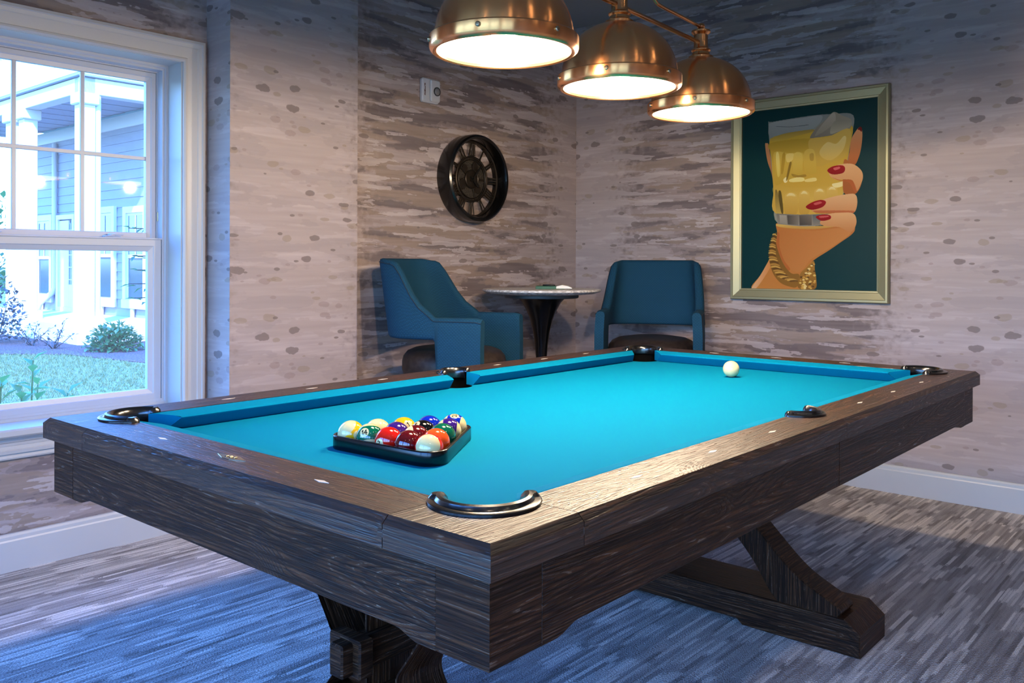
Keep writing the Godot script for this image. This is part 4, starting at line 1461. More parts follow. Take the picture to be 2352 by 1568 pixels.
	paint([491, 583, 564, 573, 570, 599, 497, 602], Color(0.94, 0.85, 0.55), Color(0.94, 0.85, 0.55), Vector2(0, 0), Vector2(0, 1), 0.9)
	paint([326, 574, 349, 554, 358, 587, 338, 600], Color(0.96, 0.89, 0.67), Color(0.96, 0.89, 0.67), Vector2(0, 0), Vector2(0, 1), 1)
	paint([371, 447, 388, 448, 361, 564, 347, 575], Color(0.48, 0.38, 0.13), Color(0.48, 0.38, 0.13), Vector2(0, 0), Vector2(0, 1), 0.8)
	paint([389, 530, 440, 545, 491, 542, 491, 562, 406, 557], Color(0.59, 0.46, 0.17), Color(0.59, 0.46, 0.17), Vector2(0, 0), Vector2(0, 1), 0.7)
	paint([257, 623, 441, 645, 664, 645, 772, 634, 762, 713, 599, 751, 328, 763, 260, 701], Color(0.81, 0.66, 0.28), Color(0.87, 0.73, 0.38), Vector2(0, 0), Vector2(0, 1), 0.6)
	paint([263, 665, 283, 672, 311, 828, 273, 834], Color(0.47, 0.39, 0.20), Color(0.78, 0.67, 0.35), Vector2(0, 0), Vector2(0, 1), 0.9)
	paint([288, 678, 310, 673, 327, 828, 310, 831], Color(0.27, 0.23, 0.10), Color(0.27, 0.23, 0.10), Vector2(0, 0), Vector2(0, 1), 0.8)
	paint([337, 716, 353, 686, 385, 678, 417, 689, 433, 718, 430, 847, 343, 846], Color(0.87, 0.72, 0.38), Color(0.77, 0.60, 0.24), Vector2(0, 0), Vector2(0, 1), 1)
	paint([351, 707, 364, 689, 385, 685, 410, 694, 419, 713, 385, 707], Color(0.97, 0.90, 0.71), Color(0.89, 0.77, 0.47), Vector2(0, 0), Vector2(0, 1), 0.9)
	paint([444, 705, 460, 675, 483, 667, 507, 677, 523, 706, 520, 846, 450, 846], Color(0.87, 0.72, 0.38), Color(0.77, 0.60, 0.24), Vector2(0, 0), Vector2(0, 1), 1)
	paint([458, 696, 471, 678, 483, 674, 500, 682, 510, 701, 484, 695], Color(0.97, 0.90, 0.71), Color(0.89, 0.77, 0.47), Vector2(0, 0), Vector2(0, 1), 0.9)
	paint([556, 694, 572, 664, 597, 656, 622, 667, 638, 695, 635, 845, 562, 845], Color(0.87, 0.72, 0.38), Color(0.77, 0.60, 0.24), Vector2(0, 0), Vector2(0, 1), 1)
	paint([570, 685, 583, 667, 597, 663, 616, 671, 625, 690, 597, 684], Color(0.97, 0.90, 0.71), Color(0.89, 0.77, 0.47), Vector2(0, 0), Vector2(0, 1), 0.9)
	paint([647, 682, 662, 653, 685, 645, 709, 655, 725, 684, 722, 844, 653, 844], Color(0.87, 0.72, 0.38), Color(0.77, 0.60, 0.24), Vector2(0, 0), Vector2(0, 1), 1)
	paint([660, 674, 673, 656, 686, 652, 703, 660, 712, 678, 686, 673], Color(0.97, 0.90, 0.71), Color(0.89, 0.77, 0.47), Vector2(0, 0), Vector2(0, 1), 0.9)
	paint([685, 631, 729, 622, 766, 616, 761, 650, 707, 659], Color(0.96, 0.89, 0.67), Color(0.96, 0.89, 0.67), Vector2(0, 0), Vector2(0, 1), 0.9)
	paint([273, 842, 421, 856, 600, 860, 731, 858, 723, 934, 601, 948, 445, 947, 286, 928], Color(0.49, 0.47, 0.45), Color(0.59, 0.55, 0.52), Vector2(0, 0), Vector2(0, 1), 1, false)
	paint([297, 854, 352, 859, 355, 930, 302, 921], Color(0.67, 0.64, 0.61), Color(0.59, 0.56, 0.53), Vector2(0, 0), Vector2(0, 1), 1, false)
	paint([357, 859, 441, 864, 440, 941, 362, 932], Color(0.33, 0.30, 0.28), Color(0.52, 0.48, 0.45), Vector2(0, 0), Vector2(1, 0), 1, false)
	paint([448, 862, 540, 863, 541, 944, 451, 942], Color(0.28, 0.25, 0.24), Color(0.49, 0.45, 0.42), Vector2(0, 1), Vector2(1, 0), 1, false)
	paint([547, 863, 600, 863, 612, 944, 550, 945], Color(0.38, 0.41, 0.44), Color(0.55, 0.51, 0.48), Vector2(0, 0), Vector2(0, 1), 1, false)
	paint([283, 928, 445, 949, 623, 951, 732, 935, 722, 956, 557, 975, 399, 966, 291, 949], Color(0.89, 0.73, 0.39), Color(0.75, 0.55, 0.27), Vector2(0, 0), Vector2(0, 1), 1)
	paint([770, 451, 823, 489, 882, 550, 890, 640, 847, 717, 773, 708, 761, 610], Color(0.70, 0.40, 0.20), Color(0.66, 0.36, 0.17), Vector2(0, 0), Vector2(0, 1), 1)
	paint([663, 549, 711, 493, 770, 481, 836, 490, 889, 541, 900, 596, 883, 651, 857, 693, 830, 614, 771, 600, 707, 596], Color(0.89, 0.68, 0.49), Color(0.81, 0.56, 0.36), Vector2(0, 0), Vector2(0, 1), 1)
	paint([685, 578, 750, 605, 825, 614, 857, 684, 845, 706, 804, 626, 739, 609], Color(0.74, 0.38, 0.20), Color(0.74, 0.38, 0.20), Vector2(0, 0), Vector2(0, 1), 0.7)
	paint([651, 523, 692, 494, 757, 492, 777, 518, 760, 551, 689, 556], Color(0.63, 0.07, 0.09), Color(0.55, 0.04, 0.07), Vector2(0, 0), Vector2(0, 1), 1)
	paint([695, 508, 736, 501, 740, 515, 706, 525], Color(0.89, 0.47, 0.47), Color(0.89, 0.47, 0.47), Vector2(0, 0), Vector2(0, 1), 0.8)
	paint([540, 828, 599, 761, 670, 734, 773, 716, 845, 717, 863, 772, 851, 842, 817, 861, 710, 850, 600, 849], Color(0.90, 0.70, 0.52), Color(0.81, 0.55, 0.36), Vector2(0, 0), Vector2(0, 1), 1)
	paint([556, 831, 666, 833, 806, 840, 843, 847, 817, 863, 666, 858, 578, 848], Color(0.71, 0.35, 0.20), Color(0.71, 0.35, 0.20), Vector2(0, 0), Vector2(0, 1), 0.7)
	paint([496, 798, 546, 763, 608, 749, 643, 767, 617, 805, 540, 823], Color(0.63, 0.07, 0.09), Color(0.55, 0.04, 0.07), Vector2(0, 0), Vector2(0, 1), 1)
	paint([555, 773, 599, 761, 613, 773, 568, 787], Color(0.89, 0.47, 0.47), Color(0.89, 0.47, 0.47), Vector2(0, 0), Vector2(0, 1), 0.7)
	paint([601, 919, 655, 864, 742, 854, 834, 862, 858, 921, 842, 980, 810, 1004, 743, 966, 667, 957, 618, 946], Color(0.89, 0.68, 0.49), Color(0.78, 0.51, 0.31), Vector2(0, 0), Vector2(0, 1), 1)
	paint([570, 880, 617, 863, 673, 872, 673, 900, 612, 912], Color(0.63, 0.07, 0.09), Color(0.55, 0.04, 0.07), Vector2(0, 0), Vector2(0, 1), 1)
	paint([595, 876, 655, 874, 660, 883, 606, 888], Color(0.89, 0.47, 0.47), Color(0.89, 0.47, 0.47), Vector2(0, 0), Vector2(0, 1), 0.7)
	paint([275, 993, 250, 1034, 229, 1105, 220, 1201, 243, 1309, 302, 1394, 381, 1429, 434, 1426, 449, 1332, 392, 1323, 339, 1263, 300, 1178, 273, 1082], Color(0.47, 0.33, 0.13), Color(0.59, 0.41, 0.16), Vector2(0, 0), Vector2(0, 1), 1)
	paint([245, 1006, 261, 1002, 277, 1016, 278, 1024, 261, 1015, 245, 1017], Color(0.89, 0.70, 0.36), Color(0.89, 0.70, 0.36), Vector2(0, 0), Vector2(0, 1), 0.85)
	paint([240, 1023, 258, 1018, 275, 1032, 275, 1040, 258, 1031, 240, 1033], Color(0.38, 0.25, 0.10), Color(0.38, 0.25, 0.10), Vector2(0, 0), Vector2(0, 1), 0.85)
	paint([235, 1039, 254, 1034, 273, 1048, 273, 1056, 254, 1047, 236, 1050], Color(0.77, 0.57, 0.27), Color(0.77, 0.57, 0.27), Vector2(0, 0), Vector2(0, 1), 0.85)
	paint([231, 1055, 251, 1051, 271, 1064, 271, 1072, 251, 1064, 231, 1066], Color(0.89, 0.70, 0.36), Color(0.89, 0.70, 0.36), Vector2(0, 0), Vector2(0, 1), 0.85)
	paint([226, 1071, 248, 1067, 269, 1080, 269, 1089, 248, 1080, 226, 1082], Color(0.38, 0.25, 0.10), Color(0.38, 0.25, 0.10), Vector2(0, 0), Vector2(0, 1), 0.85)
	paint([222, 1087, 244, 1083, 267, 1096, 267, 1105, 244, 1096, 222, 1098], Color(0.77, 0.57, 0.27), Color(0.77, 0.57, 0.27), Vector2(0, 0), Vector2(0, 1), 0.85)
	paint([220, 1104, 244, 1100, 268, 1113, 268, 1121, 244, 1113, 220, 1115], Color(0.89, 0.70, 0.36), Color(0.89, 0.70, 0.36), Vector2(0, 0), Vector2(0, 1), 0.85)
	paint([218, 1121, 243, 1116, 268, 1130, 268, 1138, 243, 1129, 218, 1132], Color(0.38, 0.25, 0.10), Color(0.38, 0.25, 0.10), Vector2(0, 0), Vector2(0, 1), 0.85)
	paint([216, 1138, 243, 1133, 269, 1146, 269, 1155, 243, 1146, 217, 1148], Color(0.77, 0.57, 0.27), Color(0.77, 0.57, 0.27), Vector2(0, 0), Vector2(0, 1), 0.85)
	paint([215, 1154, 242, 1150, 270, 1163, 270, 1172, 242, 1163, 215, 1165], Color(0.89, 0.70, 0.36), Color(0.89, 0.70, 0.36), Vector2(0, 0), Vector2(0, 1), 0.85)
	paint([213, 1171, 242, 1167, 270, 1180, 270, 1188, 242, 1180, 213, 1182], Color(0.38, 0.25, 0.10), Color(0.38, 0.25, 0.10), Vector2(0, 0), Vector2(0, 1), 0.85)
	paint([217, 1190, 247, 1186, 277, 1199, 277, 1207, 247, 1199, 217, 1201], Color(0.77, 0.57, 0.27), Color(0.77, 0.57, 0.27), Vector2(0, 0), Vector2(0, 1), 0.85)
	paint([222, 1209, 253, 1205, 284, 1218, 284, 1226, 253, 1218, 222, 1220], Color(0.89, 0.70, 0.36), Color(0.89, 0.70, 0.36), Vector2(0, 0), Vector2(0, 1), 0.85)
	paint([226, 1229, 258, 1224, 291, 1237, 291, 1246, 258, 1237, 226, 1239], Color(0.38, 0.25, 0.10), Color(0.38, 0.25, 0.10), Vector2(0, 0), Vector2(0, 1), 0.85)
	paint([230, 1248, 264, 1243, 297, 1256, 297, 1265, 264, 1256, 231, 1259], Color(0.77, 0.57, 0.27), Color(0.77, 0.57, 0.27), Vector2(0, 0), Vector2(0, 1), 0.85)
	paint([235, 1267, 270, 1262, 304, 1275, 304, 1284, 270, 1275, 235, 1278], Color(0.89, 0.70, 0.36), Color(0.89, 0.70, 0.36), Vector2(0, 0), Vector2(0, 1), 0.85)
	paint([246, 1283, 281, 1278, 317, 1291, 317, 1299, 282, 1291, 246, 1293], Color(0.38, 0.25, 0.10), Color(0.38, 0.25, 0.10), Vector2(0, 0), Vector2(0, 1), 0.85)
	paint([256, 1298, 293, 1293, 330, 1306, 330, 1314, 293, 1306, 256, 1309], Color(0.77, 0.57, 0.27), Color(0.77, 0.57, 0.27), Vector2(0, 0), Vector2(0, 1), 0.85)
	paint([267, 1314, 305, 1309, 343, 1322, 343, 1330, 305, 1322, 267, 1324], Color(0.89, 0.70, 0.36), Color(0.89, 0.70, 0.36), Vector2(0, 0), Vector2(0, 1), 0.85)
	paint([278, 1329, 317, 1324, 356, 1337, 356, 1345, 317, 1337, 278, 1340], Color(0.38, 0.25, 0.10), Color(0.38, 0.25, 0.10), Vector2(0, 0), Vector2(0, 1), 0.85)
	paint([288, 1344, 329, 1339, 369, 1352, 369, 1361, 329, 1353, 288, 1355], Color(0.77, 0.57, 0.27), Color(0.77, 0.57, 0.27), Vector2(0, 0), Vector2(0, 1), 0.85)
	paint([307, 1351, 348, 1346, 390, 1359, 390, 1367, 348, 1359, 307, 1362], Color(0.89, 0.70, 0.36), Color(0.89, 0.70, 0.36), Vector2(0, 0), Vector2(0, 1), 0.85)
	paint([325, 1358, 368, 1353, 410, 1366, 410, 1374, 368, 1366, 326, 1369], Color(0.38, 0.25, 0.10), Color(0.38, 0.25, 0.10), Vector2(0, 0), Vector2(0, 1), 0.85)
	paint([344, 1365, 388, 1360, 431, 1373, 431, 1381, 388, 1373, 344, 1376], Color(0.77, 0.57, 0.27), Color(0.77, 0.57, 0.27), Vector2(0, 0), Vector2(0, 1), 0.85)
	paint([362, 1372, 407, 1367, 452, 1380, 452, 1388, 407, 1380, 363, 1383], Color(0.89, 0.70, 0.36), Color(0.89, 0.70, 0.36), Vector2(0, 0), Vector2(0, 1), 0.85)
	paint([381, 1379, 427, 1374, 472, 1387, 472, 1395, 427, 1387, 381, 1390], Color(0.38, 0.25, 0.10), Color(0.38, 0.25, 0.10), Vector2(0, 0), Vector2(0, 1), 0.85)
	paint([444, 1438, 454, 1332, 499, 1279, 556, 1224, 565, 1296, 575, 1354, 567, 1442], Color(0.69, 0.49, 0.20), Color(0.55, 0.38, 0.14), Vector2(0, 0), Vector2(0, 1), 1)
	paint([471, 1373, 481, 1365, 492, 1373, 481, 1380], Color(0.98, 0.86, 0.59), Color(0.98, 0.86, 0.59), Vector2(0, 0), Vector2(0, 1), 0.9)
	paint([517, 1431, 525, 1426, 533, 1431, 525, 1437], Color(0.98, 0.86, 0.59), Color(0.98, 0.86, 0.59), Vector2(0, 0), Vector2(0, 1), 0.9)
	paint([469, 1412, 484, 1401, 499, 1412, 484, 1423], Color(0.98, 0.86, 0.59), Color(0.98, 0.86, 0.59), Vector2(0, 0), Vector2(0, 1), 0.9)
	paint([504, 1355, 514, 1347, 525, 1355, 515, 1363], Color(0.35, 0.23, 0.09), Color(0.35, 0.23, 0.09), Vector2(0, 0), Vector2(0, 1), 0.9)
	paint([467, 1424, 481, 1413, 495, 1423, 481, 1434], Color(0.98, 0.86, 0.59), Color(0.98, 0.86, 0.59), Vector2(0, 0), Vector2(0, 1), 0.9)
	paint([528, 1322, 536, 1316, 544, 1322, 536, 1328], Color(0.94, 0.78, 0.43), Color(0.94, 0.78, 0.43), Vector2(0, 0), Vector2(0, 1), 0.9)
	paint([475, 1439, 489, 1429, 503, 1438, 489, 1449], Color(0.98, 0.86, 0.59), Color(0.98, 0.86, 0.59), Vector2(0, 0), Vector2(0, 1), 0.9)
	paint([509, 1291, 520, 1284, 530, 1291, 520, 1299], Color(0.98, 0.86, 0.59), Color(0.98, 0.86, 0.59), Vector2(0, 0), Vector2(0, 1), 0.9)
	paint([487, 1327, 498, 1319, 509, 1327, 498, 1335], Color(0.35, 0.23, 0.09), Color(0.35, 0.23, 0.09), Vector2(0, 0), Vector2(0, 1), 0.9)
	paint([544, 1423, 552, 1417, 561, 1423, 552, 1430], Color(0.35, 0.23, 0.09), Color(0.35, 0.23, 0.09), Vector2(0, 0), Vector2(0, 1), 0.9)
	paint([470, 1355, 483, 1345, 497, 1355, 483, 1364], Color(0.84, 0.63, 0.29), Color(0.84, 0.63, 0.29), Vector2(0, 0), Vector2(0, 1), 0.9)
	paint([489, 1320, 501, 1311, 513, 1320, 501, 1328], Color(0.98, 0.86, 0.59), Color(0.98, 0.86, 0.59), Vector2(0, 0), Vector2(0, 1), 0.9)
	paint([506, 1295, 519, 1286, 531, 1295, 519, 1304], Color(0.94, 0.78, 0.43), Color(0.94, 0.78, 0.43), Vector2(0, 0), Vector2(0, 1), 0.9)
	paint([536, 1254, 548, 1245, 560, 1254, 548, 1263], Color(0.35, 0.23, 0.09), Color(0.35, 0.23, 0.09), Vector2(0, 0), Vector2(0, 1), 0.9)
	paint([521, 1385, 532, 1377, 544, 1385, 532, 1394], Color(0.94, 0.78, 0.43), Color(0.94, 0.78, 0.43), Vector2(0, 0), Vector2(0, 1), 0.9)
	paint([521, 1405, 534, 1395, 547, 1405, 534, 1415], Color(0.84, 0.63, 0.29), Color(0.84, 0.63, 0.29), Vector2(0, 0), Vector2(0, 1), 0.9)
	paint([474, 1435, 487, 1424, 501, 1434, 487, 1444], Color(0.98, 0.86, 0.59), Color(0.98, 0.86, 0.59), Vector2(0, 0), Vector2(0, 1), 0.9)
	paint([454, 1352, 464, 1344, 475, 1351, 465, 1359], Color(0.35, 0.23, 0.09), Color(0.35, 0.23, 0.09), Vector2(0, 0), Vector2(0, 1), 0.9)
	paint([447, 1397, 457, 1389, 468, 1397, 458, 1405], Color(0.94, 0.78, 0.43), Color(0.94, 0.78, 0.43), Vector2(0, 0), Vector2(0, 1), 0.9)
	paint([452, 1376, 460, 1370, 468, 1375, 460, 1382], Color(0.84, 0.63, 0.29), Color(0.84, 0.63, 0.29), Vector2(0, 0), Vector2(0, 1), 0.9)
	paint([505, 1295, 515, 1288, 525, 1295, 515, 1302], Color(0.35, 0.23, 0.09), Color(0.35, 0.23, 0.09), Vector2(0, 0), Vector2(0, 1), 0.9)
	paint([557, 1379, 565, 1373, 573, 1379, 565, 1385], Color(0.94, 0.78, 0.43), Color(0.94, 0.78, 0.43), Vector2(0, 0), Vector2(0, 1), 0.9)
	paint([548, 1249, 558, 1242, 568, 1249, 558, 1256], Color(0.84, 0.63, 0.29), Color(0.84, 0.63, 0.29), Vector2(0, 0), Vector2(0, 1), 0.9)
	paint([459, 1438, 473, 1428, 487, 1438, 473, 1448], Color(0.84, 0.63, 0.29), Color(0.84, 0.63, 0.29), Vector2(0, 0), Vector2(0, 1), 0.9)
	paint([482, 1423, 495, 1413, 509, 1423, 496, 1433], Color(0.98, 0.86, 0.59), Color(0.98, 0.86, 0.59), Vector2(0, 0), Vector2(0, 1), 0.9)
	paint([494, 1364, 506, 1355, 518, 1364, 506, 1373], Color(0.94, 0.78, 0.43), Color(0.94, 0.78, 0.43), Vector2(0, 0), Vector2(0, 1), 0.9)
	paint([511, 1285, 522, 1277, 534, 1285, 523, 1294], Color(0.98, 0.86, 0.59), Color(0.98, 0.86, 0.59), Vector2(0, 0), Vector2(0, 1), 0.9)
	paint([510, 1322, 524, 1312, 539, 1322, 525, 1332], Color(0.98, 0.86, 0.59), Color(0.98, 0.86, 0.59), Vector2(0, 0), Vector2(0, 1), 0.9)
	paint([551, 1337, 562, 1328, 574, 1337, 562, 1345], Color(0.94, 0.78, 0.43), Color(0.94, 0.78, 0.43), Vector2(0, 0), Vector2(0, 1), 0.9)
	paint([531, 1261, 541, 1254, 551, 1261, 541, 1268], Color(0.98, 0.86, 0.59), Color(0.98, 0.86, 0.59), Vector2(0, 0), Vector2(0, 1), 0.9)
	paint([514, 1337, 523, 1331, 531, 1337, 523, 1343], Color(0.84, 0.63, 0.29), Color(0.84, 0.63, 0.29), Vector2(0, 0), Vector2(0, 1), 0.9)
	paint([496, 1340, 506, 1332, 516, 1339, 506, 1347], Color(0.84, 0.63, 0.29), Color(0.84, 0.63, 0.29), Vector2(0, 0), Vector2(0, 1), 0.9)
	paint([529, 1438, 537, 1432, 545, 1438, 537, 1444], Color(0.94, 0.78, 0.43), Color(0.94, 0.78, 0.43), Vector2(0, 0), Vector2(0, 1), 0.9)
	paint([550, 1392, 561, 1384, 572, 1391, 561, 1399], Color(0.84, 0.63, 0.29), Color(0.84, 0.63, 0.29), Vector2(0, 0), Vector2(0, 1), 0.9)
	paint([462, 1420, 475, 1411, 488, 1420, 475, 1430], Color(0.84, 0.63, 0.29), Color(0.84, 0.63, 0.29), Vector2(0, 0), Vector2(0, 1), 0.9)
	paint([475, 1392, 488, 1382, 502, 1392, 489, 1401], Color(0.94, 0.78, 0.43), Color(0.94, 0.78, 0.43), Vector2(0, 0), Vector2(0, 1), 0.9)
	paint([552, 1304, 561, 1298, 570, 1304, 561, 1311], Color(0.35, 0.23, 0.09), Color(0.35, 0.23, 0.09), Vector2(0, 0), Vector2(0, 1), 0.9)
	paint([517, 1397, 527, 1389, 537, 1396, 527, 1404], Color(0.98, 0.86, 0.59), Color(0.98, 0.86, 0.59), Vector2(0, 0), Vector2(0, 1), 0.9)
	paint([515, 1426, 527, 1417, 539, 1426, 527, 1435], Color(0.84, 0.63, 0.29), Color(0.84, 0.63, 0.29), Vector2(0, 0), Vector2(0, 1), 0.9)
	paint([517, 1404, 530, 1394, 543, 1403, 530, 1413], Color(0.35, 0.23, 0.09), Color(0.35, 0.23, 0.09), Vector2(0, 0), Vector2(0, 1), 0.9)
	return ImageTexture.create_from_image(canvas)

func paint(pts: Array, c0: Color, c1: Color, from := Vector2(0, 0), to := Vector2(0, 1), alpha := 1.0, smooth := true):
	var v := []
	for i in range(0, pts.size(), 2): v.append(Vector2(pts[i] * 0.6, pts[i + 1] * 800.0 / 1450.0))
	var poly := PackedVector2Array()
	if smooth:
		var n := v.size()
		for i in n:
			for k in 5: poly.append(v[i].cubic_interpolate(v[(i + 1) % n], v[(i + n - 1) % n], v[(i + 2) % n], k / 5.0))
	else:
		poly = PackedVector2Array(v)
	var bb := Rect2(poly[0], Vector2.ZERO)
	for q in poly: bb = bb.expand(q)
	for y in range(maxi(0, int(bb.position.y)), mini(800, int(bb.end.y) + 2)):
		var xs := []
		var yy := y + 0.5
		for i in poly.size():
			var a := poly[i]
			var b := poly[(i + 1) % poly.size()]
			if (a.y <= yy) != (b.y <= yy): xs.append(a.x + (yy - a.y) / (b.y - a.y) * (b.x - a.x))
		xs.sort()
		for s in range(0, xs.size() - 1, 2):
			for x in range(maxi(0, int(xs[s])), mini(600, int(xs[s + 1]) + 1)):
				var cov := clampf(minf(x + 1.0, xs[s + 1]) - maxf(x, xs[s]), 0, 1) * alpha
				if cov <= 0.0: continue
				var r := (Vector2(x, y) - bb.position) / bb.size
				var t := clampf((r - from).dot(to - from) / (to - from).length_squared(), 0, 1)
				var c := c0.lerp(c1, t)
				canvas.set_pixel(x, y, canvas.get_pixel(x, y).lerp(c, cov))

# ---------------------------------------------------------------- outside the window
func leaf(st: SurfaceTool, at: Vector3, dir: Vector3, size: float, wide := 0.45):
	var d := dir.normalized()
	var s := d.cross(Vector3.UP if absf(d.y) < 0.9 else Vector3.RIGHT).normalized()
	var n := s.cross(d).normalized()
	var tip := at + d * size - n * size * 0.12
	var mid := at + d * size * 0.5 - n * size * 0.02
	var l := at + d * size * 0.45 + s * size * wide * 0.5 + n * size * 0.10
	var r := at + d * size * 0.45 - s * size * wide * 0.5 + n * size * 0.10
	face(st, [at, mid, l])
	face(st, [l, mid, tip])
	face(st, [at, r, mid])
	face(st, [r, tip, mid])

func rand_dir() -> Vector3:
	return Vector3(rng.randfn(), rng.randfn(), rng.randfn()).normalized()

func shrub(called: String, at: Vector3, r: Vector3, n: int, size: float, m, label: String, category := "shrub"):
	var o = thing(called, at, label, category)
	var st := sv()
	for i in n:
		var d := rand_dir()
		d.y = absf(d.y)
		var k := pow(rng.randf(), 0.4)
		var p := Vector3(d.x * r.x, d.y * r.y, d.z * r.z) * k + Vector3.UP * 0.06
		leaf(st, p, d + rand_dir() * 1.1 + Vector3.UP * 0.1, size * rng.randf_range(0.7, 1.3), 0.72)
	var f = obj("foliage", st, m, o)
	f.set_meta("kind", "stuff")
	st = sv()
	for i in 9:
		var d := rand_dir()
		d.y = absf(d.y) + 0.5
		d = d.normalized()
		tube(st, [Vector3.ZERO, Vector3(d.x * r.x, d.y * r.y, d.z * r.z) * 0.45, Vector3(d.x * r.x, d.y * r.y, d.z * r.z) * 0.85], [0.012, 0.008, 0.003], 5)
	obj("stem", st, M.twig, o)
	return o

func bare_shrub(at: Vector3, h: float, n: int, label: String):
	var o = thing("bare_shrub", at, label, "shrub", "bare twiggy shrubs in the mulch")
	var tw := sv()
	var lf := sv()
	for i in n:
		var a := TAU * i / n + rng.randf() * 0.6
		var out := Vector3(cos(a), 0, sin(a))
		var p := Vector3.ZERO
		var pts := [p]
		for k in 4:
			p += (out * rng.randf_range(0.5, 0.9) + Vector3.UP * rng.randf_range(0.5, 1.0) + rand_dir() * 0.3) * h / 4.5
			pts.append(p)
			for q in 3: leaf(lf, p + rand_dir() * 0.03, rand_dir(), 0.075)
		tube(tw, pts, [0.010, 0.008, 0.006, 0.005, 0.003], 5)
	obj("twigs", tw, M.twig, o)
	var f = obj("leaves", lf, M.dark_leaf, o)
	f.set_meta("kind", "stuff")

func far_window(b, z0: float, z1: float, y0: float, y1: float):
	var w := Node3D.new()
	w.name = "window"
	b.add_child(w, true)
	w.position = Vector3(PW, (y0 + y1) / 2, (z0 + z1) / 2)
	w.rotation.y = -PI / 2
	var hw := (z1 - z0) / 2
	var hh := (y1 - y0) / 2
	var st := sv()
	frame(st, -hw, -hh, hw, hh, [Vector2(0, 0), Vector2(0, 0.07), Vector2(0.14, 0.07), Vector2(0.14, 0.03), Vector2(0.20, 0.03), Vector2(0.20, 0.0)])
	box(st, Vector3(0, -hh + 0.09, 0.06), Vector3(hw * 2 + 0.04, 0.20, 0.06), 0.01)
	box(st, Vector3(0, 0.02, 0.035), Vector3(hw * 2 - 0.36, 0.08, 0.03), 0.004)
	box(st, Vector3(0, (hh - 0.2 + 0.06) / 2, 0.03), Vector3(0.02, hh - 0.26, 0.02))
	box(st, Vector3(-hw * 0.2, -hh - 0.11, 0.045), Vector3(0.12, 0.22, 0.05), 0.008)
	obj("trim", st, M.white_ext, w)
	var dark := mat(Color(0.22, 0.30, 0.32), 0.12)
	obj("pane", bx(Vector3(0, -hh / 2 + 0.08, 0.012), Vector3(hw * 2 - 0.4, hh - 0.28, 0.01)), dark, w)
	obj("pane", bx(Vector3(0, hh / 2 - 0.07, 0.02), Vector3(hw * 2 - 0.4, hh - 0.26, 0.01)), dark, w)

